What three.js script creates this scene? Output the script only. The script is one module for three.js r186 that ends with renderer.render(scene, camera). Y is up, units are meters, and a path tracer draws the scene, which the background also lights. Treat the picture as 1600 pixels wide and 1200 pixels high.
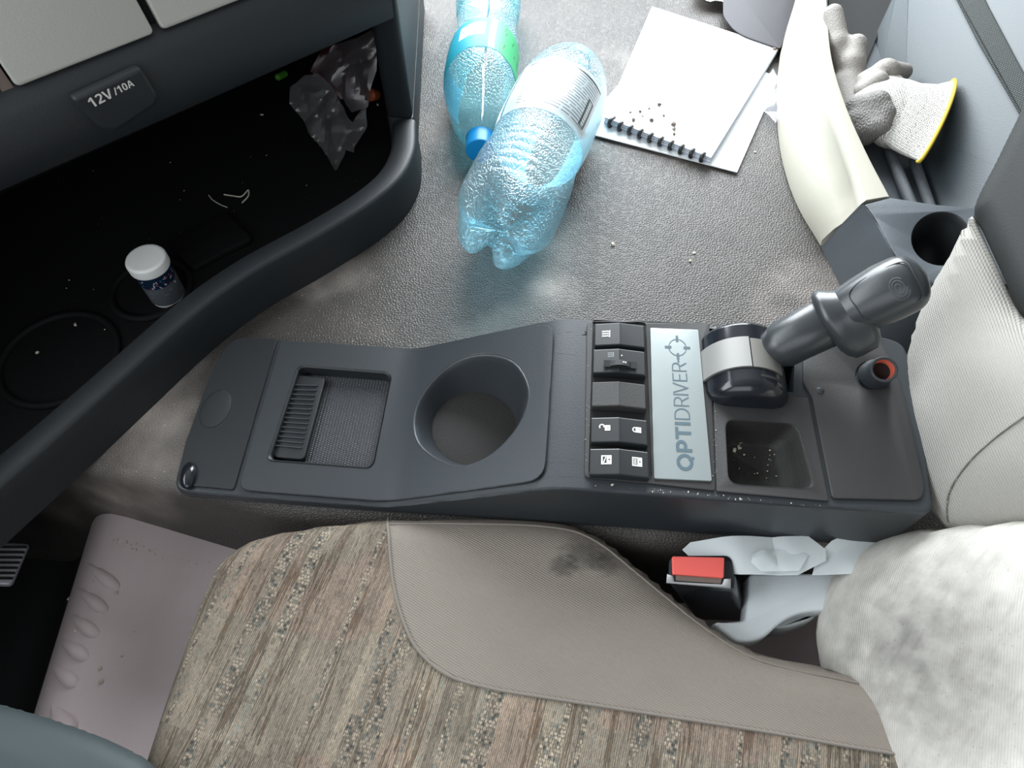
import * as THREE from 'three';
import { RectAreaLightUniformsLib } from 'three/addons/lights/RectAreaLightUniformsLib.js';
import { RoundedBoxGeometry } from 'three/addons/geometries/RoundedBoxGeometry.js';
import { TessellateModifier } from 'three/addons/modifiers/TessellateModifier.js';
import { MarchingCubes } from 'three/addons/objects/MarchingCubes.js';
import { mergeGeometries, mergeVertices, toCreasedNormals } from 'three/addons/utils/BufferGeometryUtils.js';

// ---------------------------------------------------------------- camera, sky, window light, exposure
const V3 = THREE.Vector3, D2R = Math.PI / 180;
const scene = new THREE.Scene();
const FOCAL = 1100;                                   // pixels, for a frame 1600 x 1200
const camera = new THREE.PerspectiveCamera(2 * Math.atan(600 / FOCAL) / D2R, 4 / 3, 0.01, 60);
camera.rotation.order = 'YXZ';
camera.position.set(0, 0.52, 0);
camera.rotation.set(-57 * D2R, 4.5 * D2R, 0);
camera.updateMatrixWorld(true);
scene.add(camera);
scene.background = new THREE.Color(0.86, 0.93, 1.0);
scene.backgroundIntensity = 1.0;
const renderer = new THREE.WebGLRenderer({ antialias: true });
renderer.toneMapping = THREE.LinearToneMapping;
renderer.toneMappingExposure = 1.0;
renderer.shadowMap.enabled = true;
RectAreaLightUniformsLib.init();
// the cab: windscreen in front (-x), passenger window (-z), driver window (+z)
const CAB = { x0: -0.95, x1: 1.05, y0: -0.42, y1: 1.3, z0: -1.4, z1: 0.6, t: 0.03 };
const WIN = {
  front: { a0: -1.35, a1: 0.45, y0: 0.42, y1: 1.12, power: 8 },
  passenger: { a0: -0.75, a1: 0.45, y0: 0.22, y1: 1.05, power: 20 },
  driver: { a0: -0.7, a1: 0.3, y0: 0.4, y1: 1.05, power: 1.9 },
};
function windowLight(w, side) {
  const l = new THREE.RectAreaLight(new THREE.Color(0.9, 0.96, 1.0), w.power, w.a1 - w.a0, w.y1 - w.y0);
  const m = (w.a0 + w.a1) / 2, y = (w.y0 + w.y1) / 2;
  if (side === 'front') { l.position.set(CAB.x0 - 0.01, y, m); l.lookAt(CAB.x0 + 1, y, m); }
  if (side === 'passenger') { l.position.set(m, y, CAB.z0 - 0.01); l.lookAt(m, y, CAB.z0 + 1); }
  if (side === 'driver') { l.position.set(m, y, CAB.z1 + 0.01); l.lookAt(m, y, CAB.z1 - 1); }
  l.name = 'daylight_' + side;
  scene.add(l);
}
for (const k of Object.keys(WIN)) windowLight(WIN[k], k);

// ---------------------------------------------------------------- where things stand
function ray(u, v) { return new V3((u - 800) / FOCAL, -(v - 600) / FOCAL, -1).applyQuaternion(camera.quaternion); }
function P(u, v, h = 0) { const d = ray(u, v), t = (h - camera.position.y) / d.y; return d.multiplyScalar(t).add(camera.position); }
function PP(u, v, o, n) { const d = ray(u, v), t = o.clone().sub(camera.position).dot(n) / d.dot(n); return d.multiplyScalar(t).add(camera.position); }

// ---------------------------------------------------------------- random, noise, textures
function rng(seed) { let a = seed >>> 0; return () => { a = (a + 0x6D2B79F5) | 0; let t = Math.imul(a ^ (a >>> 15), 1 | a); t = (t + Math.imul(t ^ (t >>> 7), 61 | t)) ^ t; return ((t ^ (t >>> 14)) >>> 0) / 4294967296; }; }
function hash(x, y, s = 0) { let h = (Math.imul(x, 374761393) + Math.imul(y, 668265263) + Math.imul(s, 1442695041)) | 0; h = Math.imul(h ^ (h >>> 13), 1274126177); return ((h ^ (h >>> 16)) >>> 0) / 4294967296; }
function vnoise(x, y, per = 1e6, s = 0) {
  const xi = Math.floor(x), yi = Math.floor(y), fx = x - xi, fy = y - yi, m = (a) => ((a % per) + per) % per;
  const sx = fx * fx * (3 - 2 * fx), sy = fy * fy * (3 - 2 * fy);
  const a = hash(m(xi), m(yi), s), b = hash(m(xi + 1), m(yi), s), c = hash(m(xi), m(yi + 1), s), d = hash(m(xi + 1), m(yi + 1), s);
  return a + (b - a) * sx + (c - a) * sy + (a - b - c + d) * sx * sy;
}
function fbm(x, y, per, s = 0, oct = 4) { let v = 0, a = 0.5, n = 0; for (let i = 0; i < oct; i++) { v += a * vnoise(x, y, per, s + i); n += a; a *= 0.5; x *= 2; y *= 2; per *= 2; } return v / n; }
function dataTex(w, h, fn, srgb, size) {
  const d = new Uint8Array(w * h * 4);
  for (let y = 0; y < h; y++) for (let x = 0; x < w; x++) { const c = fn(x, y), i = (y * w + x) * 4; for (let k = 0; k < 3; k++) d[i + k] = Math.max(0, Math.min(255, (typeof c === 'number' ? c : c[k]) * 255)); d[i + 3] = 255; }
  const t = new THREE.DataTexture(d, w, h);
  t.magFilter = THREE.LinearFilter; t.minFilter = THREE.LinearMipmapLinearFilter; t.generateMipmaps = true;
  t.wrapS = t.wrapT = THREE.RepeatWrapping;
  if (srgb) t.colorSpace = THREE.SRGBColorSpace;
  if (size) t.repeat.set(1 / size, 1 / size);
  t.needsUpdate = true;
  return t;
}
function worley(x, y, per, s) {
  const xi = Math.floor(x), yi = Math.floor(y); let d1 = 9, d2 = 9;
  for (let j = -1; j <= 1; j++) for (let i = -1; i <= 1; i++) {
    const cx = xi + i, cy = yi + j, m = (a) => ((a % per) + per) % per;
    const px = cx + hash(m(cx), m(cy), s), py = cy + hash(m(cx), m(cy), s + 7), d = Math.hypot(px - x, py - y);
    if (d < d1) { d2 = d1; d1 = d; } else if (d < d2) d2 = d;
  }
  return [d1, d2];
}
const texLeather = dataTex(512, 512, (x, y) => { const [a, b] = worley(x / 512 * 22, y / 512 * 22, 22, 3); return Math.min(1, (b - a) * 1.6) * 0.75 + 0.25 * fbm(x / 16, y / 16, 32, 5); }, false, 0.06);
const texGrain = dataTex(256, 256, (x, y) => fbm(x / 5.333, y / 5.333, 48, 9, 3), false, 0.03);
const texFloor = dataTex(1024, 1024, (x, y) => {
  const n = fbm(x / 128, y / 128, 8, 21, 5), m = fbm(x / 48, y / 48, 1e6, 33, 4), f = hash(x, y, 4);
  let v = 0.262 + 0.11 * (n - 0.5) + 0.06 * (m - 0.5) + 0.02 * (f - 0.5);
  const dust = Math.max(0, n - 0.56) * 1.0; v += dust;
  if (f > 0.9994) v += 0.3;
  return [v * 1.05, v * 0.985, v * 0.935];
}, true, 0.9);
const texTwill = dataTex(256, 256, (x, y) => { const a = ((x + y * 2) % 32) / 32; return 0.5 + 0.4 * Math.sin(a * 2 * Math.PI) * (0.8 + 0.4 * hash(x >> 2, y >> 2, 3)) - 0.1 * hash(x, y, 5); }, false, 0.028);
const texRib = dataTex(256, 256, (x, y) => { const w = 3 * Math.sin(x / 256 * Math.PI * 8), r = (((y + w) % 32) + 32) % 32 / 32; return 0.5 + 0.35 * Math.sin(r * 2 * Math.PI) + 0.2 * (hash(x >> 3, y >> 2, 3) - 0.5); }, false, 0.013);
const texKnit = dataTex(256, 256, (x, y) => { const cx = (x % 16) / 16 - 0.5, row = Math.floor(y / 12), cy = ((y + (Math.floor(x / 16) % 2) * 6) % 12) / 12 - 0.5; return Math.max(0, 1 - (cx * cx * 3.2 + cy * cy * 3.2)) * (0.75 + 0.25 * hash(x >> 4, row, 2)); }, false, 0.04);
// the seat's woven stripes: u runs across the stripes
const seatR = rng(77), bands = [];
{ let p = 0; while (p < 1024) { const k = seatR(), w = 10 + Math.floor(seatR() * 34); bands.push({ p, w, kind: k < 0.30 ? 'nub' : k < 0.52 ? 'dark' : k < 0.8 ? 'rib' : 'plain', t: seatR(), s: Math.floor(seatR() * 1000) }); p += w; } }
function seatColor(x, y) {
  let b = bands[0]; for (const q of bands) if (x >= q.p) b = q; else break;
  const fine = 0.5 + 0.5 * Math.sin(x * 1.25), along = fbm(x / 3, y / 60, 1e6, b.s, 3), n = hash(x >> 1, y >> 2, 8);
  const fade = THREE.MathUtils.smoothstep(fbm(x / 70 + 3, y / 110, 1e6, b.s + 5, 3), 0.36, 0.6);
  let r = 0.545 + 0.05 * (b.t - 0.5), g = 0.5 + 0.05 * (b.t - 0.5), bl = 0.44 + 0.04 * (b.t - 0.5);
  let k = 1 - 0.22 * fine + 0.14 * (n - 0.5);
  if (b.kind === 'rib') k *= 0.9 + 0.35 * (along - 0.5);
  if (b.kind === 'dark') { const d = along > 0.5 ? 0.7 : 0.97; k *= d; if (along > 0.6) { r *= 1.08; bl *= 0.92; } }
  if (b.kind === 'nub') {
    const cw = 9, ch = 9, row = Math.floor(y / ch), ox = (row % 2) * 4, cx = Math.floor((x + ox) / cw), q = hash(cx, row, b.s);
    const j1 = hash(cx, row, 41) - 0.5, j2 = hash(cx, row, 43) - 0.5, dx = ((x + ox) % cw) / cw - 0.5 + 0.3 * j1, dy = (y % ch) / ch - 0.5 + 0.3 * j2, inside = dx * dx * (1 + j2) + dy * dy * (1 - j2) < 0.13 + 0.12 * hash(cx, row, 47);
    if (inside) k *= 1 + fade * (q > 0.6 ? 0.2 : q > 0.33 ? 0.04 : q > 0.14 ? -0.16 : -0.42); else k *= 1 - 0.2 * fade;
    if (q < 0.2) { r *= 0.94; bl *= 1.04; }
  }
  k *= 0.93 + 0.14 * hash(x >> 2, y >> 3, 17) - (hash(x >> 2, y >> 4, 19) > 0.93 ? 0.16 : 0);
  const worn = fbm(x / 200, y / 200, 1e6, 51, 3);
  if (worn > 0.56 && b.kind !== 'nub') r *= 1.04;
  k *= 0.86 + 0.28 * fbm(x / 90, y / 90, 1e6, 61, 3);
  return [r * k, g * k, bl * k];
}
const texSeat = dataTex(1024, 1024, seatColor, true, 0.27);
const texSeatBump = dataTex(512, 512, (x, y) => { const c = seatColor(x * 2, y * 2); return c[0]; }, false, 0.27);
const texDrops = dataTex(512, 512, (x, y) => { let v = 0; for (const [s, k, lim] of [[26, 11, 0.36], [44, 13, 0.4]]) { const [d] = worley(x / 512 * s, y / 512 * s, s, k); if (d < lim) v = Math.max(v, Math.sqrt(1 - (d / lim) ** 2) * (k === 11 ? 1 : 0.6)); } return v; }, false);
const texGlove = dataTex(512, 512, (x, y) => { const q = hash(x >> 2, y >> 1, 5), r = (y % 8) / 8, v = 0.74 + 0.1 * Math.sin(r * 6.28) + 0.06 * (hash(x, y, 2) - 0.5); return q > 0.93 ? [0.33, 0.33, 0.33] : [v, v * 0.985, v * 0.955]; }, true, 0.11);
function canvasTex(w, h, draw) {
  const c = document.createElement('canvas'); c.width = w; c.height = h;
  draw(c.getContext('2d'), w, h);
  const t = new THREE.CanvasTexture(c); t.colorSpace = THREE.SRGBColorSpace; t.anisotropy = 8; return t;
}

// ---------------------------------------------------------------- materials
const std = (o) => new THREE.MeshStandardMaterial(o), phys = (o) => new THREE.MeshPhysicalMaterial(o);
const rgb = (r, g, b) => new THREE.Color().setRGB(r, g, b);
const M = {
  floor: std({ map: texFloor, roughness: 0.5, bumpMap: texLeather, bumpScale: 0.00045 }),
  footwell: std({ color: rgb(0.62, 0.52, 0.525), roughness: 0.6, bumpMap: texGrain, bumpScale: 0.0002 }),
  trayDark: std({ color: rgb(0.016, 0.0145, 0.013), roughness: 0.6, bumpMap: texGrain, bumpScale: 0.0003 }),  // darker tone for the cup floor, coin tray and stub bottom
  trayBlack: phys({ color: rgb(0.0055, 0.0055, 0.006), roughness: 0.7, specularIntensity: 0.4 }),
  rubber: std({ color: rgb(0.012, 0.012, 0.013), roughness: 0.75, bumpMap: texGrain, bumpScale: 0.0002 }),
  plastic: std({ color: rgb(0.029, 0.034, 0.039), roughness: 0.42, bumpMap: texGrain, bumpScale: 0.00006 }),
  plasticDark: std({ color: rgb(0.014, 0.016, 0.018), roughness: 0.5, bumpMap: texGrain, bumpScale: 0.00008 }),
  plasticDusty: std({ color: rgb(0.03, 0.029, 0.029), roughness: 0.6, bumpMap: texGrain, bumpScale: 0.0001 }),
  dash: std({ color: rgb(0.014, 0.017, 0.02), roughness: 0.55, bumpMap: texGrain, bumpScale: 0.0001 }),
  gloss: std({ color: rgb(0.012, 0.014, 0.018), roughness: 0.16 }),
  lever: std({ color: rgb(0.03, 0.034, 0.037), roughness: 0.3, bumpMap: texGrain, bumpScale: 0.00003 }),
  black: std({ color: rgb(0.006, 0.006, 0.006), roughness: 0.8 }),
  grayPlastic: std({ color: rgb(0.07, 0.08, 0.09), roughness: 0.45, bumpMap: texGrain, bumpScale: 0.0001 }),
  teal: std({ color: rgb(0.026, 0.037, 0.043), roughness: 0.55, bumpMap: texGrain, bumpScale: 0.00012 }),
  tealRib: std({ color: rgb(0.03, 0.035, 0.034), roughness: 0.8, bumpMap: texKnit, bumpScale: 0.001 }),
  beige: std({ color: rgb(0.43, 0.41, 0.345), roughness: 0.5, bumpMap: texGrain, bumpScale: 0.00008 }),
  dashBeige: std({ color: rgb(0.36, 0.355, 0.32), roughness: 0.55, bumpMap: texGrain, bumpScale: 0.0001 }),
  badge: std({ color: rgb(0.3, 0.335, 0.335), roughness: 0.35, metalness: 0.3 }),
  silver: std({ color: rgb(0.25, 0.247, 0.238), roughness: 0.5, metalness: 0.3 }),
  silverDull: std({ color: rgb(0.17, 0.165, 0.15), roughness: 0.55, metalness: 0.4 }),
  chrome: std({ color: rgb(0.75, 0.76, 0.78), roughness: 0.12, metalness: 1 }),
  castMetal: std({ color: rgb(0.66, 0.7, 0.72), roughness: 0.45, metalness: 0.1, bumpMap: texGrain, bumpScale: 0.0001 }),
  red: std({ color: rgb(0.85, 0.13, 0.11), roughness: 0.35 }),
  redInside: std({ color: rgb(0.6, 0.13, 0.08), roughness: 0.6 }),
  seat: std({ map: texSeat, roughness: 0.95, bumpMap: texSeatBump, bumpScale: 0.0009 }),
  twill: std({ color: rgb(0.225, 0.193, 0.165), roughness: 0.9, bumpMap: texTwill, bumpScale: 0.0004 }),
  piping: std({ color: rgb(0.2, 0.175, 0.15), roughness: 0.9 }),
  back: std({ color: rgb(0.55, 0.53, 0.49), roughness: 0.95, bumpMap: texTwill, bumpScale: 0.0005 }),
  arm: std({ color: rgb(0.31, 0.297, 0.27), roughness: 0.95, bumpMap: texRib, bumpScale: 0.0005 }),
  armDark: std({ color: rgb(0.36, 0.34, 0.31), roughness: 0.95, bumpMap: texTwill, bumpScale: 0.0005 }),
  paper: std({ color: rgb(0.86, 0.87, 0.88), roughness: 0.85 }),
  paperEdge: std({ color: rgb(0.5, 0.56, 0.66), roughness: 0.8 }),
  ring: std({ color: rgb(0.02, 0.02, 0.022), roughness: 0.4 }),
  white: std({ color: rgb(0.78, 0.78, 0.76), roughness: 0.4 }),
  pet: phys({ color: rgb(0.66, 0.9, 0.97), roughness: 0.07, transmission: 0.84, thickness: 0, ior: 1.5, bumpMap: texDrops, bumpScale: 0.0009 }),
  petA: phys({ color: rgb(0.5, 0.86, 0.93), roughness: 0.08, transmission: 0.84, thickness: 0, ior: 1.5, bumpMap: texDrops, bumpScale: 0.0006 }),
  capBlue: std({ color: rgb(0.004, 0.26, 0.62), roughness: 0.35 }),
  capPale: phys({ color: rgb(0.4, 0.8, 0.92), roughness: 0.3, transmission: 0.3, thickness: 0 }),
  film: phys({ color: rgb(0.93, 0.95, 1.0), roughness: 0.18, transmission: 0.86, thickness: 0, side: THREE.DoubleSide }),
  bagFilm: phys({ color: rgb(0.7, 0.67, 0.68), roughness: 0.15, transmission: 0.9, thickness: 0, side: THREE.DoubleSide }),
  whiteFilm: phys({ color: rgb(0.82, 0.87, 0.88), roughness: 0.35, transmission: 0.25, thickness: 0, side: THREE.DoubleSide }),
  maroon: std({ color: rgb(0.055, 0.012, 0.014), roughness: 0.35, side: THREE.DoubleSide }),
  glove: std({ map: texGlove, roughness: 0.95, bumpMap: texKnit, bumpScale: 0.0007 }),
  gloveCoat: std({ color: rgb(0.25, 0.232, 0.21), roughness: 0.6, bumpMap: texGrain, bumpScale: 0.0005 }),
  yellow: std({ color: rgb(0.55, 0.38, 0.04), roughness: 0.85 }),
  crumb: std({ color: rgb(0.6, 0.52, 0.42), roughness: 0.9 }),
  soil: std({ color: rgb(0.16, 0.125, 0.105), roughness: 0.95 }),
  trim: std({ color: rgb(0.12, 0.12, 0.12), roughness: 0.8 }),
  headliner: std({ color: rgb(0.2, 0.195, 0.19), roughness: 0.95 }),
  pedal: std({ color: rgb(0.4, 0.4, 0.44), roughness: 0.4, metalness: 0.3 }),
};

// ---------------------------------------------------------------- object helpers
const used = new Map();
function numbered(n) { const k = used.get(n) ?? 0; used.set(n, k + 1); return k ? n + '_' + String(k).padStart(3, '0') : n; }
function shade(o) { o.traverse((m) => { if (m.isMesh) { m.castShadow = m.receiveShadow = true; } }); return o; }
function mesh(name, geo, mat, parent) { const m = new THREE.Mesh(geo, mat); m.name = name; m.castShadow = m.receiveShadow = true; if (parent) parent.add(m); return m; }
function thing(name, label, category, group) { const g = new THREE.Group(); g.name = numbered(name); g.userData = { label, category }; if (group) g.userData.group = group; scene.add(g); return g; }
// puts a thing's origin at its base, its parts staying where they are
function rest(g) {
  g.updateMatrixWorld(true);
  const b = new THREE.Box3().setFromObject(g), o = new V3((b.min.x + b.max.x) / 2, b.min.y, (b.min.z + b.max.z) / 2);
  for (const c of g.children) c.position.sub(o);
  g.position.add(o); return g;
}
function structure(name, geo, mat) { const m = mesh(name, geo, mat, scene); m.userData.kind = 'structure'; return m; }
function stuff(m) { m.userData.kind = 'stuff'; return m; }

// ---------------------------------------------------------------- geometry helpers
function boxUV(g) {
  if (g.index) g = g.toNonIndexed();
  const p = g.attributes.position, uv = new Float32Array(p.count * 2), a = new V3(), b = new V3(), c = new V3();
  for (let i = 0; i < p.count; i += 3) {
    a.fromBufferAttribute(p, i); b.fromBufferAttribute(p, i + 1); c.fromBufferAttribute(p, i + 2);
    const n = b.clone().sub(a).cross(c.clone().sub(a)), x = Math.abs(n.x), y = Math.abs(n.y), z = Math.abs(n.z);
    [a, b, c].forEach((q, k) => { const s = y >= x && y >= z ? [q.x, q.z] : x >= z ? [q.z, q.y] : [q.x, q.y]; uv[(i + k) * 2] = s[0]; uv[(i + k) * 2 + 1] = s[1]; });
  }
  g.setAttribute('uv', new THREE.BufferAttribute(uv, 2)); return g;
}
// toCreasedNormals compares positions to a hundredth of a unit, so it is fed tenths of a millimetre
function fineCreased(g, a) { g = g.clone().scale(10000, 10000, 10000); g.deleteAttribute('normal'); g = toCreasedNormals(g, a); const n = g.attributes.normal.clone(); g.scale(1e-4, 1e-4, 1e-4); g.setAttribute('normal', n); return g; }
function crease(g, a = 0.6) { g.deleteAttribute('normal'); return boxUV(fineCreased(mergeVertices(g, 1e-6), a)); }
// closed outline with rounded corners; pts [[x, y], ...]; r one radius or one per corner
function roundPts(pts, r, seg = 5) {
  const out = [], n = pts.length;
  for (let i = 0; i < n; i++) {
    const p = pts[i], a = pts[(i + n - 1) % n], b = pts[(i + 1) % n], rr = Array.isArray(r) ? r[i] : r;
    const la = Math.hypot(a[0] - p[0], a[1] - p[1]), lb = Math.hypot(b[0] - p[0], b[1] - p[1]), k = Math.min(rr, la * 0.48, lb * 0.48);
    if (k < 1e-5) { out.push(p); continue; }
    const A = [p[0] + (a[0] - p[0]) / la * k, p[1] + (a[1] - p[1]) / la * k], B = [p[0] + (b[0] - p[0]) / lb * k, p[1] + (b[1] - p[1]) / lb * k];
    for (let s = 0; s <= seg; s++) { const t = s / seg, q = 1 - t; out.push([q * q * A[0] + 2 * q * t * p[0] + t * t * B[0], q * q * A[1] + 2 * q * t * p[1] + t * t * B[1]]); }
  }
  return out;
}
function splinePts(pts, n = 60, closed = true, dim = 2) {
  const c = new THREE.CatmullRomCurve3(pts.map((p) => new V3(p[0], p[1], p[2] ?? 0)), closed, 'centripetal');
  const q = c.getPoints(n); if (closed) q.pop();
  return dim === 2 ? q.map((p) => [p.x, p.y]) : q;
}
function shapeOf(pts) { return new THREE.Shape(pts.map((p) => new THREE.Vector2(p[0], p[1]))); }
// extruded along +z from 0 to depth with a bevel that keeps the outline
function slab(pts, depth, bevel, holes = [], seg = 2) {
  const s = shapeOf(pts); for (const h of holes) s.holes.push(new THREE.Path(h.map((p) => new THREE.Vector2(p[0], p[1]))));
  const g = new THREE.ExtrudeGeometry(s, bevel ? { depth: depth - 2 * bevel, bevelEnabled: true, bevelThickness: bevel, bevelSize: bevel, bevelOffset: -bevel, bevelSegments: seg, curveSegments: 8 } : { depth, bevelEnabled: false });
  if (bevel) g.translate(0, 0, bevel);
  return g;
}
const xz = (v) => [v.x, -v.z];
// a plate lying flat: outline in [x, -z], from y0 to y1; map(v, top) may bend it
function plate(pts, y0, y1, bevel, { holes = [], tess = 0, bend = null, seg = 2, crs = 0.6, slope = null } = {}) {
  let g = slab(pts, y1 - y0, bevel, holes, seg);
  if (tess) g = new TessellateModifier(tess, 24).modify(g);
  g.rotateX(-Math.PI / 2); g.translate(0, y0, 0);
  if (bend) { const p = g.attributes.position, v = new V3(); for (let i = 0; i < p.count; i++) { v.fromBufferAttribute(p, i); bend(v); p.setXYZ(i, v.x, v.y, v.z); } }
  g = crease(g, crs);
  if (slope) { // smooth shading along the curved top
    const p = g.attributes.position, N = g.attributes.normal, a = new V3(), b = new V3(), c = new V3();
    for (let i = 0; i < p.count; i += 3) {
      a.fromBufferAttribute(p, i); b.fromBufferAttribute(p, i + 1); c.fromBufferAttribute(p, i + 2);
      const n = b.clone().sub(a).cross(c.clone().sub(a)).normalize(), m = slope((a.x + b.x + c.x) / 3);
      const hs = [a, b, c].map((q) => q.y - prof(q.x));
      if (n.dot(m) > 0.97 || (Math.max(...hs) - Math.min(...hs) < 2e-4 && (n.y > 0.2 || n.lengthSq() < 0.5))) [a, b, c].forEach((q, k) => { const w = slope(q.x); N.setXYZ(i + k, w.x, w.y, w.z); });
    }
  }
  return g;
}
function frame(o, n, up = new V3(0, 1, 0)) {
  const e3 = n.clone().normalize(), e1 = up.clone().cross(e3).normalize(), e2 = e3.clone().cross(e1);
  return { o, e1, e2, e3, m: new THREE.Matrix4().makeBasis(e1, e2, e3).setPosition(o), to: (p) => { const d = p.clone().sub(o); return [d.dot(e1), d.dot(e2), d.dot(e3)]; }, px: (list) => list.map(([u, v]) => { const d = PP(u, v, o, e3).sub(o); return [d.dot(e1), d.dot(e2)]; }), at: (x, y, z = 0) => new V3(x, y, z).applyMatrix4(new THREE.Matrix4().makeBasis(e1, e2, e3).setPosition(o)) };
}
// rings of points joined to a skin; uv in metres
function loft(rings, { closed = true, caps = false, flip = false } = {}) {
  const n = rings[0].length, cols = closed ? n + 1 : n, pos = [], uv = [], idx = [];
  let v = 0;
  rings.forEach((r, j) => {
    if (j) v += r[0].distanceTo(rings[j - 1][0]);
    let u = 0;
    for (let i = 0; i < cols; i++) { const p = r[i % n]; if (i) u += p.distanceTo(r[(i - 1) % n]); pos.push(p.x, p.y, p.z); uv.push(u, v); }
  });
  for (let j = 0; j < rings.length - 1; j++) for (let i = 0; i < cols - 1; i++) { const a = j * cols + i, b = a + 1, c = a + cols, d = c + 1; flip ? idx.push(a, c, b, b, c, d) : idx.push(a, b, c, b, d, c); }
  if (caps) for (const j of caps === 'end' ? [rings.length - 1] : [0, rings.length - 1]) {
    const c = rings[j].reduce((s, p) => s.add(p), new V3()).divideScalar(n), k = pos.length / 3; pos.push(c.x, c.y, c.z); uv.push(0, 0);
    for (let i = 0; i < cols - 1; i++) { const a = j * cols + i, b = a + 1; (j === 0) !== flip ? idx.push(k, b, a) : idx.push(k, a, b); }
  }
  const g = new THREE.BufferGeometry();
  g.setAttribute('position', new THREE.Float32BufferAttribute(pos, 3)); g.setAttribute('uv', new THREE.Float32BufferAttribute(uv, 2)); g.setIndex(idx);
  g.computeVertexNormals();
  if (closed) { // join the normals along the seam
    const N = g.attributes.normal;
    for (let j = 0; j < rings.length; j++) { const a = j * cols, b = a + cols - 1, q = new V3().fromBufferAttribute(N, a).add(new V3().fromBufferAttribute(N, b)).normalize(); N.setXYZ(a, q.x, q.y, q.z); N.setXYZ(b, q.x, q.y, q.z); }
  }
  return g;
}
function creasedLoft(rings, o, a = 0.7) { const g = loft(rings, o); return crease(g, a); }
function tube(pts, r, seg = 40, closed = false, rad = 8) { return new THREE.TubeGeometry(new THREE.CatmullRomCurve3(pts, closed, 'centripetal'), seg, r, rad, closed); }
// grid of a spline surface through two outlines
function quadGrid(a, b, c, d, n = 1, lift = 0) { // a bottom left, b bottom right, c top right, d top left
  const pos = [], uv = [], idx = [], nn = b.clone().sub(a).cross(d.clone().sub(a)).normalize().multiplyScalar(lift);
  for (let j = 0; j <= n; j++) for (let i = 0; i <= n; i++) { const s = i / n, t = j / n, p = a.clone().lerp(b, s).lerp(d.clone().lerp(c, s), t).add(nn); pos.push(p.x, p.y, p.z); uv.push(s, t); }
  for (let j = 0; j < n; j++) for (let i = 0; i < n; i++) { const k = j * (n + 1) + i; idx.push(k, k + 1, k + n + 1, k + 1, k + n + 2, k + n + 1); }
  const g = new THREE.BufferGeometry(); g.setAttribute('position', new THREE.Float32BufferAttribute(pos, 3)); g.setAttribute('uv', new THREE.Float32BufferAttribute(uv, 2)); g.setIndex(idx); g.computeVertexNormals(); return g;
}
function clipHalf(poly, ax, val, keepLess) {
  const out = [];
  for (let i = 0; i < poly.length; i++) {
    const a = poly[i], b = poly[(i + 1) % poly.length], ia = keepLess ? a[ax] <= val : a[ax] >= val, ib = keepLess ? b[ax] <= val : b[ax] >= val;
    if (ia) out.push(a);
    if (ia !== ib) { const t = (val - a[ax]) / (b[ax] - a[ax]); const q = [a[0] + (b[0] - a[0]) * t, a[1] + (b[1] - a[1]) * t]; q[ax] = val; out.push(q); }
  }
  return out;
}
function gridClip(poly, cell) {
  const xs = poly.map((p) => p[0]), ys = poly.map((p) => p[1]), x0 = Math.floor(Math.min(...xs) / cell), x1 = Math.ceil(Math.max(...xs) / cell), y0 = Math.floor(Math.min(...ys) / cell), y1 = Math.ceil(Math.max(...ys) / cell), tri = [];
  for (let j = y0; j < y1; j++) {
    const row = clipHalf(clipHalf(poly, 1, j * cell, false), 1, (j + 1) * cell, true); if (row.length < 3) continue;
    for (let i = x0; i < x1; i++) {
      const c = clipHalf(clipHalf(row, 0, i * cell, false), 0, (i + 1) * cell, true); if (c.length < 3) continue;
      const t = THREE.ShapeUtils.triangulateShape(c.map((p) => new THREE.Vector2(p[0], p[1])), []);
      for (const f of t) { const [a, b, d] = f.map((k) => c[k]); const ar = (b[0] - a[0]) * (d[1] - a[1]) - (d[0] - a[0]) * (b[1] - a[1]); if (Math.abs(ar) < 1e-12) continue; ar > 0 ? tri.push(a, b, d) : tri.push(a, d, b); }
    }
  }
  return tri;
}
function distTo(poly, x, y) {
  let best = 1e9;
  for (let i = 0; i < poly.length; i++) { const a = poly[i], b = poly[(i + 1) % poly.length], dx = b[0] - a[0], dy = b[1] - a[1], l = dx * dx + dy * dy, t = l ? Math.max(0, Math.min(1, ((x - a[0]) * dx + (y - a[1]) * dy) / l)) : 0, d = Math.hypot(x - a[0] - dx * t, y - a[1] - dy * t); if (d < best) best = d; }
  return best;
}
function inPoly(poly, x, y) { let c = false; for (let i = 0, j = poly.length - 1; i < poly.length; j = i++) { const a = poly[i], b = poly[j]; if ((a[1] > y) !== (b[1] > y) && x < (b[0] - a[0]) * (y - a[1]) / (b[1] - a[1]) + a[0]) c = !c; } return c; }
const sdist = (poly, x, y) => distTo(poly, x, y) * (inPoly(poly, x, y) ? 1 : -1);
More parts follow.
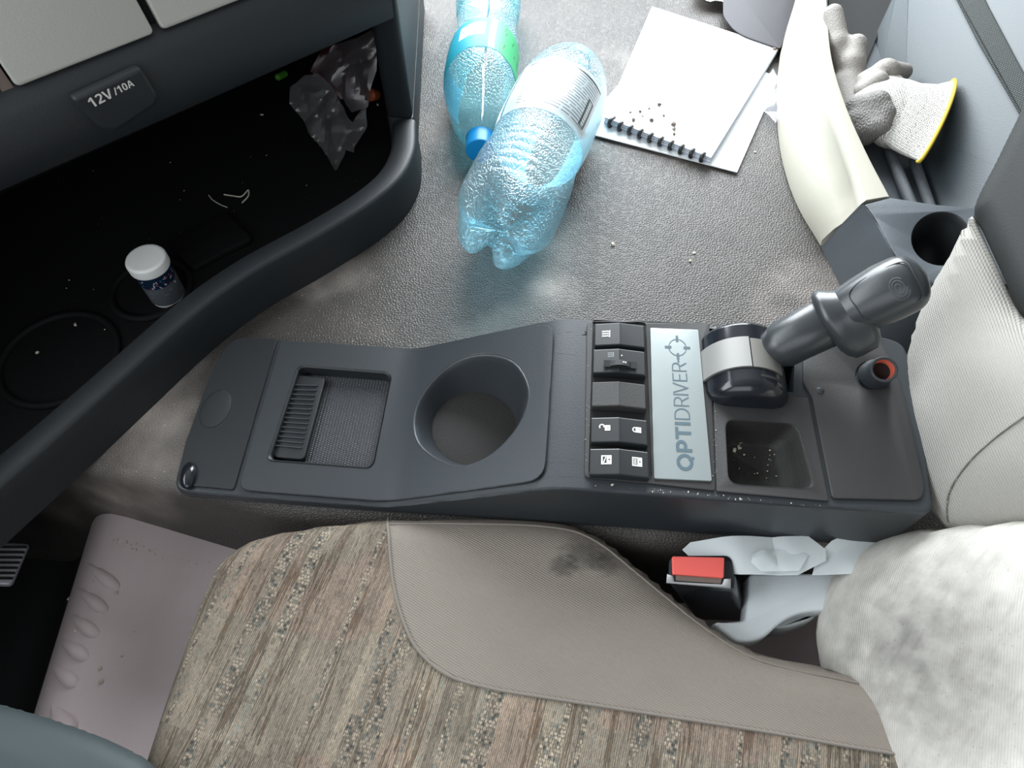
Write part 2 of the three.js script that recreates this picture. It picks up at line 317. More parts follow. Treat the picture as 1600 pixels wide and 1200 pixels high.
// an upholstered surface: height over the plane rises from the outline in a rounded edge
function pillowHeight(outer, R, H, crown = () => 0) {
  const f = (d) => { const k = Math.min(1, d / R); return H * Math.sqrt(Math.max(0, 1 - (1 - k) ** 2)); };
  return (x, y) => f(distTo(outer, x, y)) + crown(x, y);
}
function pillow(region, outer, R, H, cell, { back = 0, crown = () => 0, turn = 0 } = {}) {
  const tri = gridClip(region, cell), n = tri.length, pos = [], nor = [], uv = [], h = pillowHeight(outer, R, H, crown), c = Math.cos(turn), s = Math.sin(turn), e = 0.0006;
  const put = (p, sign, hh) => {
    const d = distTo(outer, p[0], p[1]), z = h(p[0], p[1]);
    let gx = (sdist(outer, p[0] + e, p[1]) - sdist(outer, p[0] - e, p[1])) / (2 * e), gy = (sdist(outer, p[0], p[1] + e) - sdist(outer, p[0], p[1] - e)) / (2 * e);
    let cx = (crown(p[0] + e, p[1]) - crown(p[0] - e, p[1])) / (2 * e), cy = (crown(p[0], p[1] + e) - crown(p[0], p[1] - e)) / (2 * e);
    const k = Math.min(1, Math.max(d, 1e-5) / R), F = k >= 1 ? 0 : H * (1 - k) / R / Math.sqrt(1 - (1 - k) ** 2);
    const m = new V3(-F * gx - cx, -F * gy - cy, 1).normalize();
    if (sign > 0) { pos.push(p[0], p[1], z); nor.push(m.x, m.y, m.z); } else { pos.push(p[0], p[1], -z * hh); nor.push(m.x, m.y, -m.z); }
    uv.push(p[0] * c - p[1] * s, p[0] * s + p[1] * c);
  };
  for (let i = 0; i < n; i++) put(tri[i], 1, 1);
  if (back) for (let i = 0; i < n; i += 3) { put(tri[i], -1, back); put(tri[i + 2], -1, back); put(tri[i + 1], -1, back); }
  const g = new THREE.BufferGeometry(); g.setAttribute('position', new THREE.Float32BufferAttribute(pos, 3)); g.setAttribute('normal', new THREE.Float32BufferAttribute(nor, 3)); g.setAttribute('uv', new THREE.Float32BufferAttribute(uv, 2)); return g;
}
function insetPts(pts, d) { // pts counter-clockwise: moves inwards by d
  const n = pts.length; let area = 0; for (let i = 0; i < n; i++) { const a = pts[i], b = pts[(i + 1) % n]; area += a[0] * b[1] - a[1] * b[0]; }
  const s = area > 0 ? 1 : -1;
  return pts.map((p, i) => { const a = pts[(i + n - 1) % n], b = pts[(i + 1) % n], dx = b[0] - a[0], dy = b[1] - a[1], l = Math.hypot(dx, dy) || 1; return [p[0] - s * dy / l * d, p[1] + s * dx / l * d]; });
}
// smooth union of tapered capsules meshed by marching cubes; bones [a, b, ra, rb, flatten axis?, flatten factor?]
function blob(bones, cell, k = 0.006, warp = null) {
  const box = new THREE.Box3(); for (const b of bones) { const r = Math.max(b[2], b[3]) + 0.012; box.expandByPoint(b[0].clone().addScalar(r)); box.expandByPoint(b[0].clone().addScalar(-r)); box.expandByPoint(b[1].clone().addScalar(r)); box.expandByPoint(b[1].clone().addScalar(-r)); }
  const c = box.getCenter(new V3()), s = box.getSize(new V3()), half = Math.max(s.x, s.y, s.z) / 2, res = Math.min(110, Math.ceil(2 * half / cell));
  const mc = new MarchingCubes(res, new THREE.MeshBasicMaterial(), false, false, 200000); mc.isolation = 0;
  const q = new V3(), ab = new V3();
  for (let z = 0; z < res; z++) for (let y = 0; y < res; y++) for (let x = 0; x < res; x++) {
    q.set(((x - res / 2) / (res / 2)) * half + c.x, ((y - res / 2) / (res / 2)) * half + c.y, ((z - res / 2) / (res / 2)) * half + c.z);
    if (warp) warp(q);
    let d = 1e9;
    for (const b of bones) {
      ab.subVectors(b[1], b[0]); const l = ab.lengthSq(), pa = q.clone().sub(b[0]), t = l ? Math.max(0, Math.min(1, pa.dot(ab) / l)) : 0;
      const rel = pa.addScaledVector(ab, -t);
      if (b[4]) { const along = rel.dot(b[4]); rel.addScaledVector(b[4], along * (b[5] - 1)); }
      const e = rel.length() - (b[2] + (b[3] - b[2]) * t), hh = Math.max(k - Math.abs(d - e), 0) / k;
      d = Math.min(d, e) - hh * hh * k / 4;
    }
    mc.field[x + y * res + z * res * res] = -d;
  }
  mc.update();
  const g = new THREE.BufferGeometry(), cnt = mc.count;
  g.setAttribute('position', new THREE.BufferAttribute(mc.positionArray.slice(0, cnt * 3), 3));
  g.scale(half, half, half); g.translate(c.x, c.y, c.z);
  let m = mergeVertices(g, 1e-5); m.computeVertexNormals(); m = boxUVsmooth(m); return m;
}
function boxUVsmooth(g) { const p = g.attributes.position, uv = []; for (let i = 0; i < p.count; i++) uv.push(p.getX(i) + p.getY(i) * 0.5, p.getZ(i) + p.getY(i) * 0.5); g.setAttribute('uv', new THREE.Float32BufferAttribute(uv, 2)); return g; }
// a crumpled sheet: polygon of world points spread on a plane, creased by noise
function crumple(fr, poly, amp, freq, cell, seed, lift = 0, rim = 0) {
  const tri = gridClip(poly, cell), pos = [], uv = [];
  for (const p of tri) {
    const a = worley(p[0] * freq + 40, p[1] * freq + 40, 1e6, seed), n = (a[1] - a[0]) * 0.7 + vnoise(p[0] * freq * 0.6 + 9, p[1] * freq * 0.6 + 9, 1e6, seed) * 0.9;
    const w = rim ? Math.min(1, distTo(poly, p[0], p[1]) / rim) * 0.8 + 0.2 : 1;
    const q = fr.at(p[0], p[1], lift + amp * n * w); pos.push(q.x, q.y, q.z); uv.push(p[0], p[1]);
  }
  let g = new THREE.BufferGeometry(); g.setAttribute('position', new THREE.Float32BufferAttribute(pos, 3)); g.setAttribute('uv', new THREE.Float32BufferAttribute(uv, 2));
  return fineCreased(mergeVertices(g, 1e-6), 0.35);
}
const scatterGeo = [0, 1, 2].map((k) => { const g = new THREE.IcosahedronGeometry(1, 0), r = rng(5 + k), p = g.attributes.position, seen = new Map(); for (let i = 0; i < p.count; i++) { const key = [p.getX(i), p.getY(i), p.getZ(i)].map((v) => v.toFixed(3)).join(); if (!seen.has(key)) seen.set(key, 0.55 + 0.7 * r()); const s = seen.get(key); p.setXYZ(i, p.getX(i) * s, p.getY(i) * s * 0.6, p.getZ(i) * s); } g.computeVertexNormals(); return g; });
function scatter(name, spots, mat, label, category = 'crumbs', seed = 1) {
  const r = rng(seed), gs = spots.map(([p, s]) => { const g = scatterGeo[Math.floor(r() * 3)].clone(); g.rotateY(r() * 6); g.scale(s * (0.7 + r() * 0.7), s, s * (0.7 + r() * 0.7)); g.translate(p.x, p.y + s * 0.4, p.z); return g; });
  const m = mesh(numbered(name), mergeGeometries(gs), mat, scene); m.userData = { label, category, kind: 'stuff' }; return m;
}

// ---------------------------------------------------------------- the cab shell
{
  const { x0, x1, y0, y1, z0, z1, t } = CAB;
  const bx = (a, b, c, d, e, f) => { const g = new THREE.BoxGeometry(b - a, d - c, f - e).toNonIndexed(); g.translate((a + b) / 2, (c + d) / 2, (e + f) / 2); return g; };
  const hole = (w, mk) => boxUV(mergeGeometries(mk(w)));
  structure('wall_front', hole(WIN.front, (w) => [bx(x0 - t, x0, y0, w.y0, z0 - t, z1 + t), bx(x0 - t, x0, w.y1, y1, z0 - t, z1 + t), bx(x0 - t, x0, w.y0, w.y1, z0 - t, w.a0), bx(x0 - t, x0, w.y0, w.y1, w.a1, z1 + t)]), M.trim);
  structure('wall_passenger', hole(WIN.passenger, (w) => [bx(x0, x1, y0, w.y0, z0 - t, z0), bx(x0, x1, w.y1, y1, z0 - t, z0), bx(x0, w.a0, w.y0, w.y1, z0 - t, z0), bx(w.a1, x1, w.y0, w.y1, z0 - t, z0)]), M.headliner);
  structure('wall_driver', hole(WIN.driver, (w) => [bx(x0, x1, y0, w.y0, z1, z1 + t), bx(x0, x1, w.y1, y1, z1, z1 + t), bx(x0, w.a0, w.y0, w.y1, z1, z1 + t), bx(w.a1, x1, w.y0, w.y1, z1, z1 + t)]), M.trim);
  structure('wall_back', boxUV(bx(x1, x1 + t, y0, y1, z0 - t, z1 + t)), M.headliner);
  structure('ceiling', boxUV(bx(x0 - t, x1 + t, y1, y1 + t, z0 - t, z1 + t)), M.headliner);
  structure('floor_base', boxUV(bx(x0 - t, x1 + t, y0 - t, y0, z0 - t, z1 + t)), M.rubber);
}
// engine tunnel: the raised middle of the floor, rounded over towards the driver
{
  const edge = (x) => x < -0.44 ? -0.238 : x < -0.2 ? THREE.MathUtils.lerp(-0.238, -0.199, (x + 0.44) / 0.24) : -0.199;
  const rings = [];
  for (let x = -0.9; x <= 0.9001; x += 0.04) {
    const e = edge(x), r = [], R = 0.02;
    r.push(new V3(x, -0.38, -1.12));
    for (let i = 0; i <= 6; i++) { const a = Math.PI / 2 * i / 6; r.push(new V3(x, -R + R * Math.sin(a), -1.12 + R - R * Math.cos(a) )); }
    for (let i = 1; i < 24; i++) r.push(new V3(x, 0, THREE.MathUtils.lerp(-1.1, e - R, i / 24)));
    for (let i = 0; i <= 6; i++) { const a = Math.PI / 2 * i / 6; r.push(new V3(x, -R + R * Math.cos(a), e - R + R * Math.sin(a))); }
    r.push(new V3(x, -0.08, e + 0.006), new V3(x, -0.38, e + 0.016));
    rings.push(r);
  }
  const g = loft(rings, { closed: false, flip: true });
  const p = g.attributes.position, uv = g.attributes.uv;
  for (let i = 0; i < p.count; i++) uv.setXY(i, p.getX(i), p.getZ(i) - p.getY(i));
  structure('floor', g, M.floor);
}
// driver's footwell: falls away to the pedals on the left
const ridgeA = P(120, 850, -0.08), ridgeB = P(70, 1080, -0.1);
function footY(x, z) {
  const base = THREE.MathUtils.clamp(-0.115 - (x + 0.2) * 0.16, -0.12, -0.06);
  const dir = ridgeB.clone().sub(ridgeA), side = ((x - ridgeA.x) * dir.z - (z - ridgeA.z) * dir.x) / Math.hypot(dir.x, dir.z);   // positive to the right
  const s = THREE.MathUtils.smoothstep(-side, -0.03, 0.13);
  return base - 0.2 * s;
}
{
  const pts = [], idx = [], uv = [], nx = 70, nz = 60;
  for (let j = 0; j <= nz; j++) for (let i = 0; i <= nx; i++) { const z = -0.26 + 0.8 * j / nz, line = ridgeA.x + (z - ridgeA.z) * (ridgeB.x - ridgeA.x) / (ridgeB.z - ridgeA.z) - 0.026, x = i < 30 ? THREE.MathUtils.lerp(-0.92, line, Math.sqrt(i / 30)) : THREE.MathUtils.lerp(line, 0.8, ((i - 30) / (nx - 30)) ** 1.6); pts.push(x, footY(x, z), z); uv.push(x, z); }
  for (let j = 0; j < nz; j++) for (let i = 0; i < nx; i++) { const a = j * (nx + 1) + i; idx.push(a, a + nx + 1, a + 1, a + 1, a + nx + 1, a + nx + 2); }
  const g = new THREE.BufferGeometry(); g.setAttribute('position', new THREE.Float32BufferAttribute(pts, 3)); g.setAttribute('uv', new THREE.Float32BufferAttribute(uv, 2)); g.setIndex(idx); g.computeVertexNormals();
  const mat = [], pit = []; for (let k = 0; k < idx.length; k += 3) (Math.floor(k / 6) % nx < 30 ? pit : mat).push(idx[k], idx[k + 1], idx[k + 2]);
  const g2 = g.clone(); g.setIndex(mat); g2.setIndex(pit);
  structure('pedal_floor_shade', g2, M.rubber);  // black here paints in the shade that the dash throws on the floor
  const fw = structure('footwell_floor', g, M.footwell);
  for (const [a, b, w] of [[[132, 876], [184, 920], 0.0056], [[114, 912], [166, 956], 0.0056], [[102, 952], [152, 994], 0.0056], [[80, 988], [136, 1030], 0.0058], [[70, 1034], [118, 1070], 0.006], [[88, 1104], [106, 1152], 0.009]]) {
    const A = P(a[0], a[1], -0.1), B = P(b[0], b[1], -0.085); A.y = footY(A.x, A.z); B.y = footY(B.x, B.z);
    const rings = [], d = B.clone().sub(A), L = d.length(), s = new V3(-d.z, 0, d.x).normalize();
    for (let i = 0; i <= 12; i++) {
      const t = i / 12, r = w * Math.sqrt(Math.max(0.0004, 1 - (Math.max(0, (t - 0.72) / 0.28)) ** 2)) * Math.min(1, t * 1.1 + 0.2), c = A.clone().lerp(B, t); c.y = footY(c.x, c.z) - 0.0015;
      const q = []; for (let k = 0; k <= 10; k++) { const an = Math.PI * k / 10; q.push(c.clone().addScaledVector(s, Math.cos(an) * r).add(new V3(0, Math.sin(an) * r * 0.85, 0))); }
      rings.push(q);
    }
    mesh('ridge', loft(rings, { closed: false, flip: true }), M.footwell, fw);
  }
}

// ---------------------------------------------------------------- dashboard: open tray, fascia, beige drawers
const dash = thing('dashboard', 'black dashboard with a deep open tray, a power socket cover and beige drawer fronts above', 'dashboard');
{
  const yF = 0.167, A = P(0, 300, yF), B = P(590, 40, yF), dir = B.clone().sub(A).normalize(), out = new V3(-dir.z, 0, dir.x);
  if (out.z < 0) out.negate();
  const A0 = A.clone().addScaledVector(dir, -0.4); B.addScaledVector(dir, 0.018); const L = A0.distanceTo(B);
  // fascia beam: section in (out, y), swept along the dash edge
  const sec = [[-0.02, 0.17], [-0.004, 0.165], [0, 0.168], [0.001, 0.19], [-0.002, 0.212], [-0.009, 0.222], [-0.02, 0.226], [-0.02, 0.2]];
  const fr = frame(A0, out);
  const beam = []; for (const [t, back] of [[0, 0], [0.2, 0], [0.4, 0], [0.6, 0], [0.8, 0], [1, 0]]) beam.push(sec.map(([o, y]) => { const q = A0.clone().addScaledVector(dir, L * t).addScaledVector(out, o - back); q.y = y; return q; }));
  mesh('fascia', creasedLoft(beam, { closed: true, caps: true }, 0.9), M.dash, dash);
  // underside and back of the cavity
  const depth = 0.24, e0 = P(604, 182, 0.047), e1 = P(645, 186, 0.047), bdir = new V3(-0.12, 0, -1).normalize();
  const eM = e0.clone().lerp(e1, 0.5), eB = eM.clone().addScaledVector(bdir, 0.29), aB = A0.clone().addScaledVector(out, -depth);
  const under = [A0, B, eM.clone().addScaledVector(bdir, 0.01), eB, aB].map(xz);
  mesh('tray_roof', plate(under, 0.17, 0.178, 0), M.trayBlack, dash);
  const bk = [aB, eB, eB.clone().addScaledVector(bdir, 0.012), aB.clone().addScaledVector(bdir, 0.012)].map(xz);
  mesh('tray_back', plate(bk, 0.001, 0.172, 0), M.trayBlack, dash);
  // lip
  const outPx = [[-330, 1030], [-150, 886], [0, 757], [80, 687], [180, 597], [280, 507], [340, 459], [400, 419], [500, 364], [580, 314], [624, 275], [645, 234], [648, 186]];
  const path = splinePts(outPx.map(([u, v]) => { const p = P(u, v, 0.05); return [p.x, p.z]; }), 90, false);
  const rings = [];
  path.forEach((p, i) => {
    const a = path[Math.max(0, i - 1)], b = path[Math.min(path.length - 1, i + 1)], l = Math.hypot(b[0] - a[0], b[1] - a[1]), nx = -(b[1] - a[1]) / l, nz = (b[0] - a[0]) / l; // to the right hand: outwards
    const w = 0.024 + 0.004 * Math.max(0, 1 - i / 30);
    rings.push([[0.002, 0.0005], [0.001, 0.03], [0.001, 0.046], [-0.0005, 0.0488], [-0.0035, 0.05], [-w + 0.004, 0.0485], [-w, 0.045], [-w - 0.003, 0.03], [-w - 0.006, 0.0005]].map(([o, y]) => new V3(p[0] + nx * o, y, p[1] + nz * o)));
  });
  mesh('lip', creasedLoft(rings, { closed: true, caps: true, flip: true }, 0.7), M.dash, dash);
  // tray floor, out to the lip
  const inner = path.map((p, i) => { const a = path[Math.max(0, i - 1)], b = path[Math.min(path.length - 1, i + 1)], l = Math.hypot(b[0] - a[0], b[1] - a[1]); return [p[0] + (b[1] - a[1]) / l * 0.02, -(p[1] - (b[0] - a[0]) / l * 0.02)]; });
  const fl = [...inner, xz(eM.clone().addScaledVector(bdir, 0.01)), xz(eB), xz(aB)];
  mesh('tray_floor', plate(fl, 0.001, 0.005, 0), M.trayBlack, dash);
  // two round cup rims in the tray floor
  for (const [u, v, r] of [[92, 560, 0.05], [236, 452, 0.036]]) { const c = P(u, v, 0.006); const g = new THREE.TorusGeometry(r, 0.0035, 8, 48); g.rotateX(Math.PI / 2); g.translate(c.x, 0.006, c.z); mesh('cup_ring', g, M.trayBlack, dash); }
  // small step in the tray floor beside the cup
  { const q = [[300, 420], [352, 392], [395, 372], [352, 330], [262, 380]].map(([u, v]) => xz(P(u, v, 0.012))); mesh('tray_step', plate(roundPts(q, 0.006), 0.0045, 0.012, 0.002), M.trayBlack, dash); }
  // upright end of the dash
  const foot = [e0, e1, e1.clone().addScaledVector(bdir, 0.3), e0.clone().addScaledVector(bdir, 0.3)].map(xz);
  mesh('end_pillar', plate(roundPts(foot, 0.008), 0.046, 0.34, 0.003), M.dash, dash);
  mesh('end_base', plate(roundPts(foot, 0.006), 0.0005, 0.046, 0.001), M.dash, dash);
  mesh('added_knee_panel', boxUV(new RoundedBoxGeometry(0.5, 0.24, 0.62, 3, 0.03).translate(-0.715, 0.09, 0.12)), M.dash, dash);  // unseen slab, added to keep windscreen light off the left footwell
  // beige drawers above the fascia, leaning away
  const bn = out.clone().multiplyScalar(0.9).add(new V3(0, 0.42, 0)).normalize(), bo = A0.clone().addScaledVector(out, -0.012); bo.y = 0.224;
  const bf = frame(bo, bn), s = (u, v) => bf.to(PP(u, v, bo, bn))[0];
  const cuts = [[-0.05, s(18, 178) ], [s(46, 166), s(250, 70)], [s(262, 64), s(262, 64) + 0.2]];
  for (const [a, b] of cuts) mesh('drawer_front', crease(slab(roundPts([[a, 0], [b, 0], [b, 0.26], [a, 0.26]], 0.004), 0.008, 0.0015).applyMatrix4(bf.m.clone().multiply(new THREE.Matrix4().makeTranslation(0, 0, -0.004)))), M.dashBeige, dash);
  mesh('drawer_carcass', crease(slab([[-0.06, -0.01], [L, -0.01], [L, 0.28], [-0.06, 0.28]], 0.02, 0).applyMatrix4(bf.m.clone().multiply(new THREE.Matrix4().makeTranslation(0, 0, -0.028)))), M.black, dash);
  { const a = s(24, 174), b = s(43, 167); mesh('drawer_divider', crease(slab([[a, 0], [b, 0], [b, 0.26], [a, 0.26]], 0.006, 0.001).applyMatrix4(bf.m.clone().multiply(new THREE.Matrix4().makeTranslation(0, 0, -0.007)))), std({ color: rgb(0.16, 0.12, 0.1), roughness: 0.6 }), dash); }
  // power socket cover with its print
  const so = A0.clone().addScaledVector(out, 0.001); so.y = 0.19; const sf = frame(so, out);
  const c4 = [[104, 146], [150, 193], [172, 199], [236, 156], [240, 142], [212, 97]];
  const fp = sf.px(c4);
  const cover = mesh('socket_cover', crease(slab(roundPts(fp, [0.004, 0.006, 0.006, 0.006, 0.006, 0.004]), 0.009, 0.003, [], 3).applyMatrix4(sf.m)), M.dash, dash);
  const txt = canvasTex(512, 200, (c, w, h) => { c.clearRect(0, 0, w, h); c.fillStyle = '#d8d6d0'; c.textBaseline = 'middle'; c.textAlign = 'left'; c.font = 'bold 150px sans-serif'; c.fillText('12V', 8, h / 2); c.font = 'bold 118px sans-serif'; c.fillText('/10A', 282, h / 2 + 6, 222); });
  const tm = std({ map: txt, transparent: true, roughness: 0.6 });
  const so2 = so.clone().addScaledVector(out, 0.0094);
  const tq = [[147, 176], [215, 139], [202, 116], [128, 151]].map(([u, v]) => PP(u, v, so2, out));
  mesh('socket_print', quadGrid(...tq, 4), tm, cover);
}
rest(dash);

// ---------------------------------------------------------------- centre console
const con = thing('centre_console', 'long dark grey centre console with cup well, switches and a light badge plate', 'console');
const bx0 = P(625, 670, 0.012).x, bx1 = P(872, 625, 0.07).x;
function prof(x) { // top of the console along its length
  const a = 0.0125, b = 0.0695, s = (x - bx0) / (bx1 - bx0), k = 0.1;
  const soft = (t) => t < -k ? 0 : t > k ? t : (t + k) * (t + k) / (4 * k);
  const ramp = soft(s) - soft(s - 1);
  return a + (b - a) * ramp;
}
function PS(u, v, lift = 0) { let h = 0.04; for (let i = 0; i < 25; i++) h = h * 0.4 + 0.6 * (prof(P(u, v, h).x) + lift); return P(u, v, h); }
const S = (list, lift = 0) => list.map(([u, v]) => xz(PS(u, v, lift)));
const profN = (x) => new V3(-(prof(x + 0.001) - prof(x - 0.001)) / 0.002, 1, 0).normalize();
const cupPx = splinePts([[647, 663], [655, 628], [690, 583], [728, 560], [770, 556], [805, 570], [826, 610], [818, 652], [790, 692], [755, 719], [717, 730], [680, 716], [654, 692]], 48);
const cupHole = S(cupPx);
const trayPx = [[467, 573], [606, 584], [612, 592], [585, 726], [578, 734], [418, 722]];
const trayHole = roundPts(S(trayPx), 0.006);
const coinPx = [[1131, 655], [1247, 663], [1274, 767], [1136, 758]];
const coinHole = roundPts(S(coinPx), 0.009);
const slotPx = [[1109, 508], [1250, 512], [1246, 618], [1113, 607]];
const slotHole = roundPts(S(slotPx), 0.003);
const stubPx = []; for (let i = 0; i < 24; i++) { const a = i / 24 * Math.PI * 2; stubPx.push([1359 + 24 * Math.cos(a), 588 + 22 * Math.sin(a)]); }
const stubHole = S(stubPx);
const grow = (pts, d) => insetPts(pts, -d);
{
  const zn = -0.2085, zf = -0.3605;
  const left = S([[270, 762], [288, 690], [318, 606], [346, 545], [366, 524]]);
  const right = S([[1385, 517], [1412, 535], [1432, 580], [1460, 800]]);
  const body = [[left[0][0], -zn], ...left.slice(1, 4), [left[4][0], -zf], [right[0][0], -zf], ...right.slice(1, 3), [right[3][0], -zn]];
  const bo = roundPts(body, [0.012, 0, 0, 0.01, 0.012, 0.01, 0.012, 0.01, 0.01]);
  mesh('body', plate(bo, 0, 0.03, 0.003, { holes: [grow(cupHole, 0.003), grow(trayHole, 0.003), grow(coinHole, 0.003), slotHole, stubHole], tess: 0.011, bend: (v) => { const p = prof(v.x) - 0.0005; v.y = v.y >= 0.0265 ? p + v.y - 0.03 : 0.0008 + v.y / 0.0265 * (p - 0.0043); }, crs: 0.5, seg: 3, slope: profN }), M.plastic, con);
  // insert panel over the ramp
  const ins = roundPts(S([[373, 767], [600, 785], [851, 752], [866, 506], [660, 548], [635, 544], [441, 531]]).map(([x, z]) => [x, Math.min(0.3575, Math.max(0.2118, z))]), [0.009, 0, 0.014, 0.014, 0, 0, 0.004]);
  mesh('insert_panel', plate(ins, 0, 0.0036, 0.0013, { holes: [cupHole, trayHole], tess: 0.009, bend: (v) => { v.y += prof(v.x) - 0.0008; }, crs: 0.5, seg: 3, slope: profN }), M.plastic, con);
  // front lid
  const lid = roundPts(S([[275, 758], [366, 766], [434, 531], [370, 528], [349, 548], [322, 606], [292, 690]]), [0.008, 0.002, 0.002, 0.01, 0, 0, 0]);
  const fl = mesh('front_lid', plate(lid, 0, 0.002, 0.0008, { tess: 0.012, bend: (v) => { v.y += prof(v.x) - 0.0004; }, slope: profN }), M.plasticDark, con);
  { const c = PS(338, 640); const g = new THREE.SphereGeometry(0.0125, 24, 12); g.scale(1, 0.12, 1.5); g.translate(c.x, c.y + 0.0016, c.z); mesh('button', g, M.plasticDark, fl); }
  { const c = PS(296, 745); const g = new THREE.SphereGeometry(0.007, 20, 12); g.scale(0.9, 0.75, 1.7); g.rotateY(0.25); g.translate(c.x, c.y + 0.002, c.z); mesh('latch', g, M.gloss, fl); }
  // cup well
  const top = cupPx.map(([u, v]) => PS(u, v, 0.0018)), N = top.length;
  const cF = P(741, 668, 0.005), rx = P(807, 668, 0.005).x - cF.x, cen = top.reduce((a, p) => a.add(p), new V3()).divideScalar(N);
  const floorR = top.map((p) => { const a = Math.atan2(p.z - cen.z, p.x - cen.x); return new V3(cF.x + rx * Math.cos(a), 0.005, cF.z + rx * Math.sin(a)); });
  const rr = [];
  rr.push(top.map((p) => p.clone().add(p.clone().sub(cen).setY(0).normalize().multiplyScalar(0.0016)).add(new V3(0, -0.0004, 0))));
  rr.push(top.map((p) => p.clone().add(new V3(0, 0.0012, 0)).add(p.clone().sub(cen).setY(0).normalize().multiplyScalar(0.0006))));
  rr.push(top.map((p) => p.clone().add(p.clone().sub(cen).setY(0).normalize().multiplyScalar(-0.001))));
  for (const t of [0.15, 0.4, 0.7, 0.92, 1]) rr.push(top.map((p, i) => p.clone().add(p.clone().sub(cen).setY(0).normalize().multiplyScalar(-0.0015)).lerp(floorR[i], t).add(new V3(0, t === 0.92 ? -0.0 : 0, 0))));
  mesh('cup_well', loft(rr, { closed: true }), M.plastic, con);
  const fc = loft([floorR.map((p) => p.clone().setY(0.0052)), floorR.map((p) => p.clone().lerp(cF, 0.5).setY(0.0046)), floorR.map((p) => p.clone().lerp(cF, 0.98).setY(0.0044))], { closed: true, caps: true });
  mesh('cup_floor', boxUV(fc), M.trayDark, con);
  // shallow tray with ribbed block
  const tIn = trayHole.map((p) => new V3(p[0], 0, -p[1])), tc = tIn.reduce((a, p) => a.add(p), new V3()).divideScalar(tIn.length);
  const tr = (y, k, f) => tIn.map((p) => { const q = p.clone().lerp(tc, k); q.y = (f ? prof(p.x) : 0) + y; return q; });
  mesh('tray_wall', creasedLoft([tr(0.0026, -0.01, true), tr(0.0034, 0.0, true), tr(0.002, 0.03, true), tr(0.004, 0.05, false)], { closed: true }, 0.5), M.plasticDark, con);
  mesh('tray_floor', plate(insetPts(trayHole, 0.0005), 0.0012, 0.0042, 0), std({ color: rgb(0.035, 0.037, 0.042), roughness: 0.5, bumpMap: texKnit, bumpScale: 0.0006 }), con);
  const blk = roundPts(S([[462, 583], [508, 588], [474, 716], [425, 712]]), 0.004);
  const rb = mesh('ribbed_block', plate(blk, 0.004, 0.0105, 0.001), M.plasticDark, con);
  for (let i = 0; i < 14; i++) {
    const t = (i + 0.5) / 14, a = PS(457 + (429 - 457) * t, 597 + (699 - 597) * t), b = PS(497 + (470 - 497) * t, 598 + (703 - 598) * t);
    const g = new RoundedBoxGeometry(a.distanceTo(b), 0.0022, 0.0011, 1, 0.0004); g.rotateY(Math.atan2(-(b.z - a.z), b.x - a.x)); g.translate((a.x + b.x) / 2, 0.0112, (a.z + b.z) / 2);
    mesh('rib', g, M.plastic, rb);
  }
  // switch panel, badge plate
  const bez = roundPts(S([[917, 503], [1010, 503], [1108, 506], [1117, 768], [1020, 757], [913, 747]]), [0.004, 0, 0.002, 0.002, 0, 0.004]);
  const wl = roundPts(S([[925, 500], [1010, 505], [1020, 748], [918, 741]]), 0.003);
  mesh('switch_bezel', plate(bez, 0, 0.0016, 0.0006, { holes: [wl], bend: (v) => { v.y += 0.0692; } }), M.plasticDusty, con);
  mesh('switch_well', plate(grow(wl, 0.0005), 0.0685, 0.0698, 0), M.black, con);
  const bq = S([[1016, 513], [1091, 516], [1112, 752], [1022, 748]], 0.002);
  const bp = mesh('badge_plate', plate(roundPts(bq, 0.0012), 0.0702, 0.0722, 0.0003), M.badge, con);
  const printTex = canvasTex(420, 1240, (c, w, h) => {
    c.clearRect(0, 0, w, h); c.strokeStyle = '#465a63'; c.lineCap = 'butt'; c.lineJoin = 'miter';
    // the sight: circle and four short bars
    const cx = w * 0.545, cy = h * 0.135, R = 74; c.lineWidth = 6; c.beginPath(); c.arc(cx, cy, R, 0, 7); c.stroke();
    c.lineWidth = 21; for (const [dx, dy] of [[1, 0], [-1, 0], [0, 1], [0, -1]]) { c.beginPath(); c.moveTo(cx + dx * (R - 22), cy + dy * (R - 22)); c.lineTo(cx + dx * (R + 34), cy + dy * (R + 34)); c.stroke(); }
    c.lineWidth = 14; c.beginPath(); c.moveTo(cx, cy + R + 10); c.lineTo(cx, cy + R + 62); c.stroke();
    // the word, reading upwards
    c.translate(w * 0.70, h * 0.945); c.rotate(-Math.PI / 2);
    const Hh = 122; let x = 0; c.scale(1, -1); // letters with y up from 0 to Hh
    const poly = (lw, ...runs) => { c.lineWidth = lw; for (const r of runs) { c.beginPath(); r.forEach(([a, b], i) => i ? c.lineTo(x + a, b) : c.moveTo(x + a, b)); c.stroke(); } };
    const arc = (lw, cx2, cy2, rx, ry, a0, a1) => { c.lineWidth = lw; c.beginPath(); c.ellipse(x + cx2, cy2, rx, ry, 0, a0, a1); c.stroke(); };
    let lw = 24;
    arc(lw, 62, Hh / 2, 50, 50, 0, 7); poly(18, [[70, 26], [100, -8]]); x += 138;
    poly(lw, [[12, 0], [12, Hh]], [[12, Hh - 12], [48, Hh - 12]], [[12, 50], [48, 50]]); arc(lw, 48, 80, 30, 30, -Math.PI / 2, Math.PI / 2); x += 100;
    poly(lw, [[46, 0], [46, Hh]], [[0, Hh - 12], [92, Hh - 12]]); x += 106;
    poly(lw, [[14, 0], [14, Hh]]); x += 44;
    lw = 9;
    poly(lw, [[6, 0], [6, Hh]], [[6, Hh - 5], [40, Hh - 5]], [[6, 5], [40, 5]]); arc(lw, 40, Hh / 2, 48, Hh / 2 - 5, -Math.PI / 2, Math.PI / 2); x += 108;
